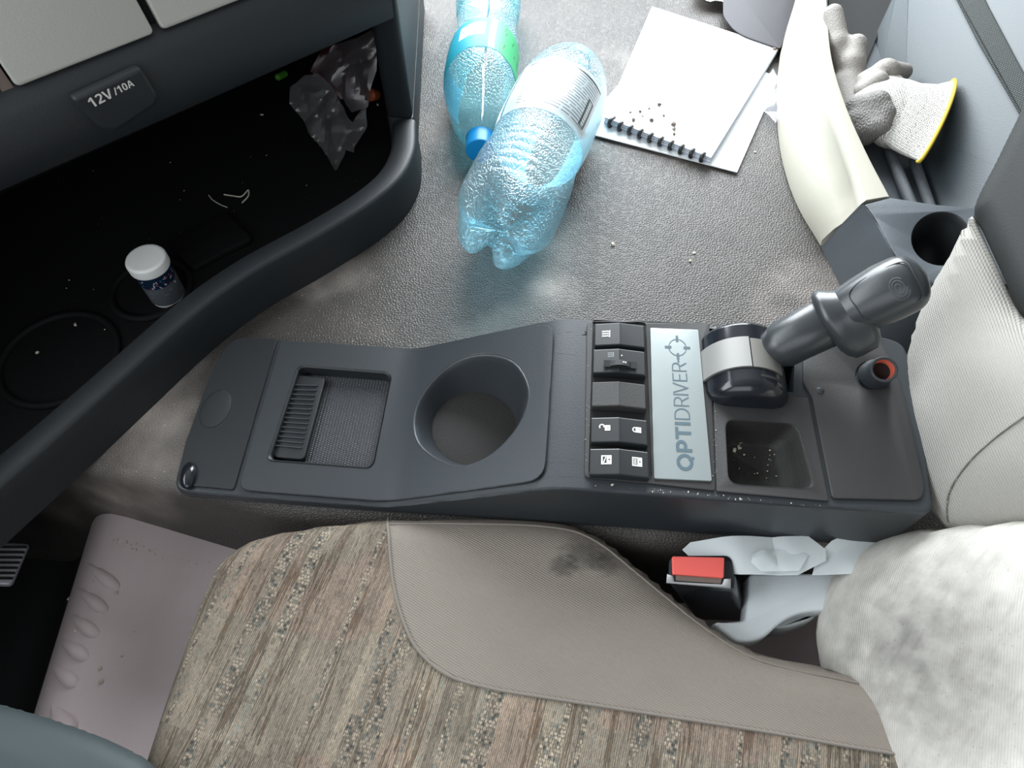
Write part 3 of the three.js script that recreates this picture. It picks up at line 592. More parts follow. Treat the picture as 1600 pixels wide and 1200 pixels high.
    poly(lw, [[6, 0], [6, Hh]], [[6, Hh - 5], [44, Hh - 5]], [[6, 58], [44, 58]], [[44, 58], [76, 0]]); arc(lw, 44, 88, 28, 29, -Math.PI / 2, Math.PI / 2); x += 92;
    poly(lw, [[6, 0], [6, Hh]]); x += 20;
    poly(lw, [[2, Hh], [42, 4], [82, Hh]]); x += 98;
    poly(lw, [[6, 0], [6, Hh]], [[6, Hh - 5], [68, Hh - 5]], [[6, 62], [60, 62]], [[6, 5], [68, 5]]); x += 84;
    poly(lw, [[6, 0], [6, Hh]], [[6, Hh - 5], [44, Hh - 5]], [[6, 58], [44, 58]], [[44, 58], [76, 0]]); arc(lw, 44, 88, 28, 29, -Math.PI / 2, Math.PI / 2);
  });
  const bc = [[1022, 748], [1112, 752], [1091, 516], [1016, 513]].map(([u, v]) => { const p = PS(u, v, 0.0028); p.y = 0.07245; return p; });
  mesh('badge_print', quadGrid(...bc, 4), std({ map: printTex, transparent: true, roughness: 0.5 }), bp);
  // five rockers
  const icons = {
    heat: (c) => { c.lineWidth = 9; c.strokeStyle = c.fillStyle = '#e8e8e4'; for (const y of [38, 68, 98]) { c.beginPath(); for (let i = 0; i <= 20; i++) c.lineTo(96 - i * 3.1, y + 6 * Math.sin(i * 0.95)); c.stroke(); c.beginPath(); c.moveTo(36, y - 11); c.lineTo(20, y); c.lineTo(36, y + 11); c.fill(); } c.fillRect(98, 24, 10, 92); },
    unlock: (c) => { c.fillStyle = c.strokeStyle = '#ecece8'; c.fillRect(66, 40, 48, 56); c.lineWidth = 11; c.beginPath(); c.arc(40, 52, 20, Math.PI * 0.75, Math.PI * 2.15); c.stroke(); c.fillStyle = '#151719'; c.fillRect(84, 64, 20, 6); },
    lock: (c) => { c.fillStyle = c.strokeStyle = '#ecece8'; c.fillRect(62, 40, 52, 56); c.lineWidth = 11; c.beginPath(); c.arc(60, 68, 22, Math.PI / 2, Math.PI * 1.5); c.stroke(); c.fillStyle = '#151719'; c.fillRect(84, 64, 20, 6); },
    windowUp: (c) => { c.fillStyle = '#ecece8'; c.fillRect(26, 24, 88, 88); c.fillStyle = '#151719'; c.fillRect(38, 36, 34, 64); c.fillStyle = '#ecece8'; c.beginPath(); c.moveTo(40, 92); c.lineTo(62, 40); c.lineTo(70, 40); c.lineTo(50, 96); c.fill(); c.fillStyle = '#151719'; c.beginPath(); c.arc(94, 66, 8, 0, 7); c.fill(); },
    windowDown: (c) => { c.fillStyle = '#ecece8'; c.fillRect(26, 24, 88, 88); c.fillStyle = '#151719'; c.fillRect(36, 36, 36, 64); c.fillStyle = '#ecece8'; for (const x of [43, 51, 59]) c.fillRect(x, 40, 4, 56); c.fillStyle = '#151719'; c.beginPath(); c.arc(94, 66, 8, 0, 7); c.fill(); },
    heatSmall: (c) => { c.lineWidth = 6; c.strokeStyle = '#9aa0a2'; for (const y of [40, 66, 92]) { c.beginPath(); for (let i = 0; i <= 20; i++) c.lineTo(96 - i * 3, y + 5 * Math.sin(i * 0.95)); c.stroke(); } c.beginPath(); c.moveTo(102, 30); c.lineTo(102, 102); c.stroke(); },
    arrow: (c) => { c.fillStyle = '#d8d8d4'; c.beginPath(); c.moveTo(40, 40); c.lineTo(90, 66); c.lineTo(40, 96); c.fill(); },
    two: (c) => { c.fillStyle = '#e4e4e0'; c.translate(66, 70); c.rotate(-Math.PI / 2); c.font = 'bold 100px sans-serif'; c.textAlign = 'center'; c.textBaseline = 'middle'; c.fillText('2', 0, 0); },
  };
  const iconMat = {}; for (const k in icons) iconMat[k] = std({ map: canvasTex(140, 140, (c) => { c.clearRect(0, 0, 140, 140); icons[k](c); }), transparent: true, roughness: 0.5 });
  const sw = [
    [[[931, 503], [1008, 508], [1009, 543], [930, 537]], [['heat', 0.22, 0.5, 0.0105]]],
    [[[929, 543], [1009, 549], [1010, 587], [927, 579]], [['heatSmall', 0.32, 0.28, 0.009], ['arrow', 0.54, 0.30, 0.004]]],
    [[[927, 595], [1010, 599], [1011, 638], [925, 633]], []],
    [[[925, 649], [1012, 657], [1014, 695], [924, 689]], [['unlock', 0.24, 0.45, 0.0112], ['lock', 0.79, 0.45, 0.0112]]],
    [[[924, 698], [1014, 706], [1016, 747], [921, 739]], [['windowUp', 0.27, 0.45, 0.0112], ['windowDown', 0.79, 0.45, 0.0112]]],
  ];
  sw.forEach(([q, ic], i) => {
    const c = q.map(([u, v]) => PS(u, v, 0.008)), x0 = (c[0].x + c[3].x) / 2, x1 = (c[1].x + c[2].x) / 2, z0 = (c[0].z + c[1].z) / 2, z1 = (c[2].z + c[3].z) / 2, w = x1 - x0, y0 = 0.0697;
    const hs = [[0, 0], [0, 0.0058], [0.03, 0.0058], [0.48, 0.0092], [0.52, 0.0088], [0.97, 0.0070], [1, 0.005], [1, 0]];
    const g = slab(hs.map(([t, y]) => [x0 + w * t, y0 + y]), z1 - z0, 0.0009, [], 2); g.translate(0, 0, z0);
    const rk = mesh('rocker_switch', crease(g, 0.25), i === 2 ? M.plasticDusty : M.gloss2 ?? (M.gloss2 = std({ color: rgb(0.017, 0.019, 0.021), roughness: 0.38 })), con);
    const hy = (t) => { for (let k = 0; k < hs.length - 1; k++) if (t <= hs[k + 1][0] && hs[k + 1][0] > hs[k][0]) return hs[k][1] + (hs[k + 1][1] - hs[k][1]) * (t - hs[k][0]) / (hs[k + 1][0] - hs[k][0]); return 0; };
    for (const [k, t, s, size] of ic) {
      const a = t - size / w / 2, b = t + size / w / 2, zc = z0 + (z1 - z0) * s, X = (tt) => x0 + w * tt, Y = (tt) => y0 + hy(tt) + 0.0003;
      mesh('icon', quadGrid(new V3(X(a), Y(a), zc + size / 2), new V3(X(b), Y(b), zc + size / 2), new V3(X(b), Y(b), zc - size / 2), new V3(X(a), Y(a), zc - size / 2), 1), iconMat[k], rk);
    }
    if (i === 1) {
      const xc = x0 + w * 0.5, zc = z0 + (z1 - z0) * 0.68;
      mesh('wheel_slot', crease(slab([[xc - 0.0125, -zc - 0.003], [xc + 0.0125, -zc - 0.003], [xc + 0.0125, -zc + 0.003], [xc - 0.0125, -zc + 0.003]], 0.0006, 0).rotateX(-Math.PI / 2).translate(0, y0 + 0.0089, 0)), M.black, rk);
      const wg = new THREE.CylinderGeometry(0.012, 0.012, 0.0046, 40); wg.rotateX(Math.PI / 2); wg.translate(xc, y0 + 0.0008, zc + 0.0004);
      mesh('thumb_wheel', wg, M.plasticDark, rk);
      mesh('icon', quadGrid(new V3(xc + 0.0005, y0 + 0.0131, zc + 0.0024), new V3(xc + 0.0055, y0 + 0.0122, zc + 0.0024), new V3(xc + 0.0055, y0 + 0.0122, zc - 0.0022), new V3(xc + 0.0005, y0 + 0.0131, zc - 0.0022), 1), iconMat.two, rk);
    }
  });
  // coin tray panel
  const cpn = roundPts(S([[1114, 612], [1262, 623], [1294, 784], [1119, 769]]), 0.0015);
  mesh('coin_tray_panel', plate(cpn, 0, 0.0016, 0.0005, { holes: [coinHole], bend: (v) => { v.y += 0.0693; } }), M.plasticDusty, con);
  const cI = coinHole.map((p) => new V3(p[0], 0.0706, -p[1])), cc = cI.reduce((a, p) => a.add(p), new V3()).divideScalar(cI.length);
  const ring = (y, k) => cI.map((p) => { const q = p.clone().lerp(cc, k); if (q.x > cc.x) q.x -= (q.x - cc.x) * k * 0.9; q.y = y; return q; });
  mesh('coin_tray', loft([ring(0.0701, -0.02), ring(0.0711, 0.0), ring(0.069, 0.03), ring(0.056, 0.1), ring(0.050, 0.18), ring(0.047, 0.24), ring(0.0455, 0.3), ring(0.045, 0.6), ring(0.045, 0.98)], { closed: true, caps: 'end' }), M.trayDark, con);
  // lever slot floor, rear cover
  mesh('slot_floor', plate(grow(slotHole, 0.001), 0.028, 0.031, 0), M.black, con);
  const sI = slotHole.map((p) => new V3(p[0], 0, -p[1]));
  const rc = roundPts(S([[1254, 546], [1254, 600], [1268, 622], [1299, 780], [1438, 783], [1443, 762], [1411, 620], [1392, 565], [1366, 524], [1335, 512], [1266, 511]]), [0.002, 0.002, 0.002, 0.003, 0.008, 0.006, 0, 0, 0, 0, 0.003]);
  const rcov = mesh('rear_cover', plate(rc, 0, 0.002, 0.0007, { holes: [stubHole], bend: (v) => { v.y += 0.0693; } }), M.plasticDusty, con);
  // open stub, red inside
  const sb = P(1356, 592, 0.058), se = P(1382, 577, 0.094), sd = se.clone().sub(sb).normalize(), q = new THREE.Quaternion().setFromUnitVectors(new V3(0, 1, 0), sd), Ls = sb.distanceTo(se);
  const lathe = (pr) => { const g = new THREE.LatheGeometry(pr.map(([r, y]) => new THREE.Vector2(r, y)), 32); g.applyQuaternion(q); g.translate(sb.x, sb.y, sb.z); return g; };
  const stub = mesh('stub', lathe([[0.0, 0], [0.0115, 0], [0.0115, Ls * 0.55], [0.0098, Ls * 0.6], [0.0098, Ls - 0.001], [0.0092, Ls], [0.0078, Ls], [0.0074, Ls - 0.001]]), M.plastic, con); stub.userData.label = 'open black stub with red lining';
  mesh('stub_lining', lathe([[0.0078, Ls - 0.0006], [0.0072, Ls - 0.004], [0.0066, Ls - 0.010]]), M.redInside, stub);
  mesh('stub_bottom', lathe([[0.0066, Ls - 0.009], [0.0, Ls - 0.0095]]), M.trayDark, stub);
  // screw in the cover
  { const c = PS(1280, 612); const g = new THREE.SphereGeometry(0.003, 16, 8); g.scale(1, 0.45, 1); g.translate(c.x, 0.0712, c.z); mesh('screw', g, M.plastic, rcov); }
}
rest(con);

// ---------------------------------------------------------------- gear lever
const gl = thing('gear_lever', 'dark grey gear selector lever folded over its round drum with a silver band', 'gear lever');
{
  const top = P(1172, 552, 0.094), Rd = 0.032, cx = top.x + 0.002, cy = 0.094 - Rd, zc = top.z;
  const lz = (pr, m, name, par, a0 = 0, a1 = Math.PI * 2) => { const g = new THREE.LatheGeometry(pr.map(([r, y]) => new THREE.Vector2(r, y)), 64, a0, a1); g.rotateX(Math.PI / 2); g.translate(cx, cy, zc); return mesh(name, g, m, par); };
  const drum = lz([[0, -0.031], [Rd - 0.004, -0.031], [Rd - 0.001, -0.030], [Rd, -0.027], [Rd, 0.022], [Rd - 0.002, 0.027], [Rd - 0.006, 0.031], [Rd - 0.012, 0.033], [0, 0.0335]], M.gloss, 'drum', gl);
  const arcBand = (r0, r1, za, zb, t0, t1, n = 64) => { const rings = []; for (let i = 0; i <= n; i++) { const t = t0 + (t1 - t0) * i / n, c = Math.cos(t), s = Math.sin(t); rings.push([[r0, za], [r1, za], [r1, zb], [r0, zb]].map(([r, z]) => new V3(cx + c * r, cy + s * r, zc + z))); } return creasedLoft(rings, { closed: true, caps: true }, 0.5); };
  mesh('drum_slot', arcBand(Rd - 0.002, Rd + 0.0003, 0.0178, 0.0202, Math.PI * 0.46, Math.PI * 0.28), M.black, drum);
  mesh('silver_band', arcBand(Rd - 0.001, Rd + 0.0018, -0.0145, 0.0125, Math.PI * 0.97, Math.PI * 0.52), M.silver, gl);
  mesh('dull_band', arcBand(Rd - 0.001, Rd + 0.0012, -0.0135, 0.0125, Math.PI * 0.51, Math.PI * 0.26), M.silverDull, gl);
  // axis of the shaft and grip
  const ax = [[1196, 553, 0.083], [1225, 537, 0.09], [1262, 518, 0.101], [1300, 500, 0.112], [1340, 480, 0.125], [1385, 457, 0.139], [1428, 437, 0.15], [1440, 431, 0.154]].map(([u, v, y]) => P(u, v, y));
  const dirAt = (i) => ax[Math.min(ax.length - 1, i + 1)].clone().sub(ax[Math.max(0, i - 1)]).normalize();
  const rings = (list) => list.map(([p, d, ra, rb, off]) => { const n = camera.position.clone().sub(p); n.addScaledVector(d, -n.dot(d)).normalize(); const s = d.clone().cross(n); const r = []; for (let k = 0; k < 28; k++) { const t = k / 28 * Math.PI * 2, c = Math.cos(t), si = Math.sin(t), dip = off ? off * Math.max(0, si) ** 2 : 0; r.push(p.clone().addScaledVector(n, c * rb).addScaledVector(s, si * (ra + dip))); } return r; });
  const at = (t) => { const k = Math.min(ax.length - 2, Math.floor(t)), f = t - k; return ax[k].clone().lerp(ax[k + 1], f); };
  const D = ax[6].clone().sub(ax[1]).normalize();
  mesh('shaft', loft(rings([[at(0), D, 0.012, 0.011], [at(0.9), D, 0.018, 0.016], [at(1.6), D, 0.0182, 0.0165], [at(3.1), D, 0.0188, 0.017]]), { closed: true, caps: true, flip: true }), M.lever, gl);
  mesh('collar', loft(rings([[at(2.7), D, 0.0185, 0.0168, 0.0], [at(2.74), D, 0.022, 0.0185, 0.002], [at(2.88), D, 0.025, 0.021, 0.004], [at(3.1), D, 0.0245, 0.021, 0.008], [at(3.35), D, 0.021, 0.0195, 0.012], [at(3.65), D, 0.018, 0.0185, 0.0145], [at(3.95), D, 0.0175, 0.018, 0.0145], [at(4.15), D, 0.0172, 0.017, 0.011], [at(4.3), D, 0.0165, 0.016, 0.003]]), { closed: true, caps: true, flip: true }), M.lever, gl);
  const grip = mesh('grip', loft(rings([[at(3.1), D, 0.0165, 0.017], [at(3.6), D, 0.0186, 0.0185], [at(4.2), D, 0.0205, 0.0195], [at(5), D, 0.0216, 0.020], ...Array.from({ length: 12 }, (_, i) => { const q = (i + 1) / 12, p = at(5.3).lerp(ax[7].clone().addScaledVector(D, 0.003), Math.sin(q * Math.PI / 2)), k = Math.sqrt(Math.max(0.02, 1 - Math.sin(q * Math.PI / 2) ** 3)); return [p, D, 0.0213 * k, 0.0197 * k]; })]), { closed: true, caps: true, flip: true }), M.lever, gl);
  // raised outline and engraved rings on the grip's upper face
  const fwd = D, side = (p) => { const n = camera.position.clone().sub(p); n.addScaledVector(fwd, -n.dot(fwd)).normalize(); return [n, fwd.clone().cross(n)]; };
  const onGrip = (t, a, lift = 0) => { const p = at(t), [n, s] = side(p), ra = 0.0209, rb = 0.0196; return p.clone().addScaledVector(n, Math.cos(a) * (rb + lift)).addScaledVector(s, Math.sin(a) * (ra + lift)); };
  const line = [[4.0, -0.55], [4.0, 0.0], [4.05, 0.5], [4.4, 0.72], [5.2, 0.78], [5.9, 0.72], [6.15, 0.3], [6.2, -0.1], [6.0, -0.7], [5.2, -0.85], [4.4, -0.8]].map(([t, a]) => onGrip(t, a, -0.0002));
  mesh('seam_line', tube(line, 0.00045, 90, true, 6), M.plastic, grip);
  const ec = [5.42, 0.02];
  const ringArc = (r, a0, a1) => { const pts = []; for (let i = 0; i <= 28; i++) { const a = a0 + (a1 - a0) * i / 28; pts.push(onGrip(ec[0] + Math.cos(a) * r / 0.0252, ec[1] + Math.sin(a) * r / 0.0205, 0.0)); } return tube(pts, 0.0005, 40, false, 6); };
  mesh('emblem_ring', ringArc(0.0068, 0.2, 5.6), M.grayPlastic, grip);
  mesh('emblem_ring', ringArc(0.0048, 0, 6.28), M.grayPlastic, grip);
  mesh('emblem_ring', ringArc(0.009, 0.5, 2.4), M.grayPlastic, grip);
  const dl = [[-0.0018, -0.002], [0.0018, -0.002], [0.0022, 0.0006], [0.0012, 0.0019], [-0.0012, 0.0019], [-0.0022, 0.0006]].map(([a, b]) => onGrip(ec[0] + b / 0.0252, ec[1] + a / 0.0205, 0));
  mesh('emblem_letter', tube(dl, 0.0005, 40, true, 6), M.grayPlastic, grip);
}
rest(gl);

// ---------------------------------------------------------------- bunk base behind the seats
const bunk = thing('bunk_base', 'rear storage base with curved beige front panel, grey side wall and cup holder', 'storage base');
{
  const base = [[1262, -70], [1240, 20], [1217, 100], [1214, 180], [1222, 250], [1245, 320], [1282, 384]], rimF = [[1262, -110], [1258, -60], [1264, 0], [1278, 90], [1296, 165], [1321, 240], [1346, 318]], rimB = [[1290, -110], [1289, -60], [1291, 0], [1299, 90], [1321, 165], [1354, 240], [1389, 307]], N = 40, yR = 0.08;
  const b = splinePts(base.map(([u, v]) => { const p = P(u, v, 0.001); return [p.x, p.y, p.z]; }), N, false, 3), f = splinePts(rimF.map(([u, v]) => { const p = P(u, v, yR - 0.003); return [p.x, p.y, p.z]; }), N, false, 3), k = splinePts(rimB.map(([u, v]) => { const p = P(u, v, yR); return [p.x, p.y, p.z]; }), N, false, 3);
  const rings = [];
  for (let i = 0; i <= N; i++) {
    const e = Math.min(1, Math.max(0, (i - 20) / 12)) * Math.min(1, (N - i) / 3), nrm = b[i].clone().sub(k[i]).setY(0).normalize();
    const mid = (t, o) => b[i].clone().lerp(f[i], t).addScaledVector(nrm, o);
    const rim = f[i].clone().lerp(k[i], 0.12).setY(yR + 0.0005), rim2 = f[i].clone().lerp(k[i], 0.9).setY(yR + 0.0005), low = k[i].clone().addScaledVector(nrm, -0.004).setY(0.001);
    rings.push([b[i], mid(0.12, 0.003), mid(0.42, 0.002), mid(0.55, -0.004 * e), mid(0.8, -0.007 * e), mid(0.9, -0.002 * e), f[i], rim, rim2, k[i], k[i].clone().addScaledVector(nrm, -0.002).setY(0.05), low]);
  }
  mesh('front_panel', creasedLoft(rings, { closed: true, caps: true, flip: true }, 0.75), M.beige, bunk);
  // tray behind the panel
  const tf = [[1240, -120], [1300, 60], [1330, 190], [1370, 280], [1392, 316], [1530, 330], [1620, 200], [1560, -120]].map(([u, v]) => xz(P(u, v, 0.03)));
  mesh('tray_floor', plate(tf, 0.024, 0.03, 0), M.grayPlastic, bunk);
  // grey side wall rising to the rear, with its ribbed strip
  const wo = P(1412, 190, 0.03), w2 = P(1462, 330, 0.03), al = w2.clone().sub(wo).normalize(), riseH = new V3(al.z, 0, -al.x); if (riseH.x < 0) riseH.negate();
  const up = riseH.clone().multiplyScalar(Math.cos(48 * D2R)).add(new V3(0, Math.sin(48 * D2R), 0)), wn = al.clone().cross(up).normalize(); if (wn.y < 0) wn.negate();
  const wf = frame(wo, wn);
  const wall = wf.px([[1396, -10], [1350, 88], [1368, 140], [1412, 205], [1462, 330], [1475, 350], [1640, 380], [1720, 330], [1720, -110], [1420, -110]]);
  mesh('side_wall', crease(slab(roundPts(wall, 0.006), 0.012, 0.003).applyMatrix4(wf.m.clone().multiply(new THREE.Matrix4().makeTranslation(0, 0, -0.012)))), M.teal, bunk);
  const strip = wf.px([[1480, -30], [1530, 70], [1588, 170], [1640, 260], [1660, 222], [1590, 95], [1545, 10], [1526, -30]]);
  mesh('ribbed_strip', crease(slab(roundPts(strip, 0.003), 0.004, 0.0015).applyMatrix4(wf.m)), M.tealRib, bunk);
  // shade in the corner beyond the wall, put in as a black plate
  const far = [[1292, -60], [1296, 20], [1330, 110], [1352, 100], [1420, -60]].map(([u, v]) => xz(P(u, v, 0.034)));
  mesh('tray_corner_shade', plate(far, 0.0302, 0.034, 0), M.black, bunk);
  // two rails in the tray
  for (const [a, c, r] of [[[1388, 232], [1428, 330], 0.0056], [[1428, 250], [1456, 330], 0.005]]) mesh('rail', tube([P(...a, 0.036), P((a[0] + c[0]) / 2, (a[1] + c[1]) / 2, 0.037), P(...c, 0.036)], r, 16, false, 12), M.grayPlastic, bunk);
  // cup holder moulding
  const hole = []; for (let i = 0; i < 40; i++) { const t = i / 40 * Math.PI * 2; hole.push(xz(P(1471 + 48 * Math.cos(t), 374 + 42 * Math.sin(t), yR))); }
  const ridge = splinePts([[1349, 320], [1366, 344], [1382, 374], [1400, 404], [1428, 432], [1470, 446], [1530, 452]].map(([u, v]) => { const p = P(u, v, yR); return [p.x, p.z]; }), 24, false);
  const topO = [...ridge.map((p) => [p[0], -p[1]]), ...[[1620, 440], [1620, 335], [1530, 326], [1460, 320], [1390, 309]].map(([u, v]) => xz(P(u, v, yR)))];
  const cm = mesh('cup_holder', plate(insetPts(topO, 0.001), yR - 0.006, yR + 0.001, 0.0005, { holes: [hole] }), M.grayPlastic, bunk);
  const foot = splinePts([[1283, 386], [1292, 405], [1306, 432], [1326, 470], [1352, 515], [1395, 548], [1470, 570]].map(([u, v]) => { const p = P(u, v, 0.001); return [p.x, p.z]; }), 24, false);
  const fr = [];
  for (let i = 0; i <= 24; i++) { const T = new V3(ridge[i][0], yR + 0.0008, ridge[i][1]), B = new V3(foot[i][0], 0.001, foot[i][1]), inn = T.clone().add(T.clone().sub(B).setY(0).normalize().multiplyScalar(0.008)); fr.push([B, B.clone().lerp(T, 0.5).add(new V3(0, 0.004, 0)), B.clone().lerp(T, 0.9).add(new V3(0, 0.004, 0)), T.clone().lerp(B, 0.03).add(new V3(0, 0.001, 0)), T, inn]); }
  mesh('cup_holder_face', loft(fr, { closed: false, flip: true }), M.grayPlastic, cm);
  // the end of the moulding that closes against the beige panel
  { const e = [P(1283, 386, 0.001), P(1349, 320, yR), P(1390, 309, yR), P(1400, 318, 0.03)]; mesh('cup_holder_end', quadGrid(e[0], e[3], e[2], e[1], 2), M.grayPlastic, cm); }
  const hr = hole.map((p) => new V3(p[0], yR + 0.001, -p[1])), hc = hr.reduce((a, p) => a.add(p), new V3()).divideScalar(40);
  mesh('cup_well', loft([0, 0.03, 0.06, 0.12, 0.2].map((k, j) => hr.map((p) => { const q = p.clone().lerp(hc, k); q.y = yR + [0.001, 0.0, -0.005, -0.03, -0.05][j]; return q; })).concat([hr.map((p) => p.clone().lerp(hc, 0.97).setY(yR - 0.0502))]), { closed: true, caps: 'end' }), M.plasticDark, cm);
}
rest(bunk);

// ---------------------------------------------------------------- driver's seat
const seat = thing('driver_seat', 'worn driver seat with striped cushion, plain beige bolster and stained pale backrest', 'seat');
{
  const yT = 0.02, R = 0.032, H = 0.03, yB = yT - H; // plane of the outline
  const outPx = [[205, 1290], [238, 1185], [264, 1105], [300, 1000], [326, 925], [349, 886], [394, 852], [440, 838], [490, 829], [610, 816], [740, 815], [850, 819], [905, 829], [948, 851], [1000, 893], [1045, 930], [1095, 970], [1160, 1012], [1225, 1032], [1290, 1045], [1400, 1070], [1560, 1100], [1600, 1300], [1560, 1480], [900, 1480], [170, 1480]];
  const o = new V3(0, yB, 0), fr = frame(o, new V3(0, 1, 0), new V3(0, 0, -1));
  const outer = splinePts(fr.px(outPx), 150);
  const h = pillowHeight(outer, R, H, (x, y) => 0);
  // boundary between the stripes and the bolster, at the height of the top
  const fT = frame(new V3(0, yT, 0), new V3(0, 1, 0), new V3(0, 0, -1));
  const edgeLow = fT.px([[607, 836], [609, 862], [615, 915], [630, 970], [652, 1014], [698, 1054], [770, 1076], [860, 1091], [1040, 1119], [1200, 1144], [1360, 1172], [1560, 1200], [1700, 1215]]);
  const edge = splinePts([fr.px([[606, 800]])[0], ...edgeLow], 80, false);
  const far = [2, -2];
  const above = [...edge, [0.9, edge[edge.length - 1][1]], [0.9, 0.6], [edge[0][0], 0.6]], below = [...edge, [0.9, edge[edge.length - 1][1]], [0.9, -0.6], [-0.9, -0.6], [-0.9, 0.6], [edge[0][0], 0.6]];
  // intersect the outline with each side of the boundary by keeping the outline's cells
  const regionOf = (side) => {
    const tri = gridClip(outer, 0.007), other = gridPoly(side);
    return { tri, other };
  };
  function inside(poly, x, y) { let c = false; for (let i = 0, j = poly.length - 1; i < poly.length; j = i++) { const a = poly[i], b = poly[j]; if ((a[1] > y) !== (b[1] > y) && x < (b[0] - a[0]) * (y - a[1]) / (b[1] - a[1]) + a[0]) c = !c; } return c; }
  function gridPoly(p) { return p; }
  // where the boundary leaves the outline
  let i0 = edge.findIndex((p) => inside(outer, p[0], p[1])), i1 = edge.length - 1; while (i1 > 0 && !inside(outer, edge[i1][0], edge[i1][1])) i1--;
  const inner = edge.slice(i0, i1 + 1), near = (p) => { let b = 0, d = 9; outer.forEach((q, i) => { const e = Math.hypot(q[0] - p[0], q[1] - p[1]); if (e < d) { d = e; b = i; } }); return b; };
  const a = near(inner[0]), b = near(inner[inner.length - 1]);
  const walk = (s, e, st) => { const r = []; for (let i = s; ; i = (i + st + outer.length) % outer.length) { r.push(outer[i]); if (i === e) break; } return r; };
  const fwd = walk(b, a, 1), bwd = walk(b, a, -1), mean = (q) => q.reduce((s, p) => s + p[1], 0) / q.length;
  const [bolsterEdge, restEdge] = mean(fwd) > mean(bwd) ? [fwd, bwd] : [bwd, fwd];
  const shapeB = [...inner, ...bolsterEdge], shapeC = [...inner, ...restEdge];
  const opt = (turn) => ({ turn });
  mesh('cushion', pillow(shapeC, outer, R, H, 0.008, opt(0.2)).applyMatrix4(fr.m), M.seat, seat);
  const ovl = (g, tone, size, bump, scale) => { // a worn cloth: stains over the whole piece, weave in metres
    const uv = g.attributes.uv, box = new THREE.Box2(); for (let i = 0; i < uv.count; i++) box.expandByPoint(new THREE.Vector2(uv.getX(i), uv.getY(i)));
    const sz = box.getSize(new THREE.Vector2()), u2 = uv.array.slice();
    const t = dataTex(size, size / 2, (x, y) => tone(box.min.x + sz.x * x / size, box.min.y + sz.y * y / (size / 2), x, y), true); t.wrapS = t.wrapT = THREE.ClampToEdgeWrapping;
    for (let i = 0; i < uv.count; i++) uv.setXY(i, (uv.getX(i) - box.min.x) / sz.x, (uv.getY(i) - box.min.y) / sz.y);
    g.setAttribute('uv1', new THREE.BufferAttribute(u2, 2)); const b = bump.clone(); b.channel = 1;
    return std({ map: t, roughness: 0.9, bumpMap: b, bumpScale: scale });
  };
  const spot = fT.px([[912, 866], [880, 884], [946, 880]]), gB = pillow(shapeB, outer, R, H, 0.008, opt(0));
  const mB = ovl(gB, (X, Y, x, y) => {
    let v = 0.505 + 0.02 * (fbm(x / 60, y / 60, 1e6, 91, 4) - 0.5); const n = fbm(x / 9, y / 9, 1e6, 93, 4);
    spot.forEach((c, i) => { const d = Math.hypot(X - c[0], (Y - c[1]) * 1.3) / [0.02, 0.013, 0.014][i]; v -= 0.13 * Math.max(0, Math.min(1, (1 - d) * 1.6 + (n - 0.5) * 0.9)); });
    return [v * 1.02, v * 0.955, v * 0.885];
  }, 1024, texTwill, 0.0004);
  const bol = mesh('cushion_bolster', gB.applyMatrix4(fr.m), mB, seat); bol.userData.label = 'plain beige side bolster';
  const seam = inner.filter((_, i) => i % 2 === 0 || i === inner.length - 1).map((p) => fr.at(p[0], p[1], h(p[0], p[1]) + 0.0002));
  mesh('seam', tube(seam, 0.0012, 160, false, 6), M.piping, seat);
  const ins = insetPts(outer, 0.012), run = ins.filter((_, i) => { const q = outer[i]; return q[1] > fr.px([[300, 1040]])[0][1] - 0.0 || i < 0; });
  const edgeRun = []; for (let i = 0; i < outer.length; i++) { const p = outer[i]; if (bolsterEdge.includes(p)) edgeRun.push(insetPts(outer, 0.011)[i]); }
  mesh('seam', tube(edgeRun.map((p) => fr.at(p[0], p[1], h(p[0], p[1]))), 0.0009, 200, false, 6), M.piping, seat);
  // skirt under the rounded edge, then the base
  const low = insetPts(outer, 0.004);
  mesh('cushion_skirt', loft([outer.map((p) => fr.at(p[0], p[1], 0.0005)), outer.map((p) => fr.at(p[0], p[1], -0.02)), low.map((p) => fr.at(p[0], p[1], -0.05)), insetPts(outer, 0.014).map((p) => fr.at(p[0], p[1], -0.06))], { closed: true, caps: true }), M.piping, seat);
  mesh('seat_base', plate(insetPts(outer, 0.03).map((p) => { const q = fr.at(p[0], p[1]); return [q.x, -q.z]; }), -0.41, yB - 0.055, 0.005), M.black, seat);

  // backrest: leans back 55 degrees from the floor
  const bn = new V3(-Math.sin(55 * D2R), Math.cos(55 * D2R), 0.12).normalize(), bo = P(1310, 1010, 0.0);
  const bf = frame(bo.clone().addScaledVector(bn, -0.045), bn);
  const backPx = [[1640, 812], [1500, 822], [1440, 830], [1385, 846], [1338, 874], [1306, 920], [1291, 985], [1300, 1055], [1328, 1125], [1362, 1205], [1420, 1320], [1600, 1420], [1900, 1420], [2100, 1100], [1950, 830]];
  const bpts = splinePts(bf.px(backPx), 110);
  const smudge = bf.px([[1490, 1010], [1560, 1040], [1440, 1100], [1530, 870]]);
  const bb = new THREE.Box2(); bpts.forEach((p) => bb.expandByPoint(new THREE.Vector2(p[0], p[1]))); const bs = bb.getSize(new THREE.Vector2());
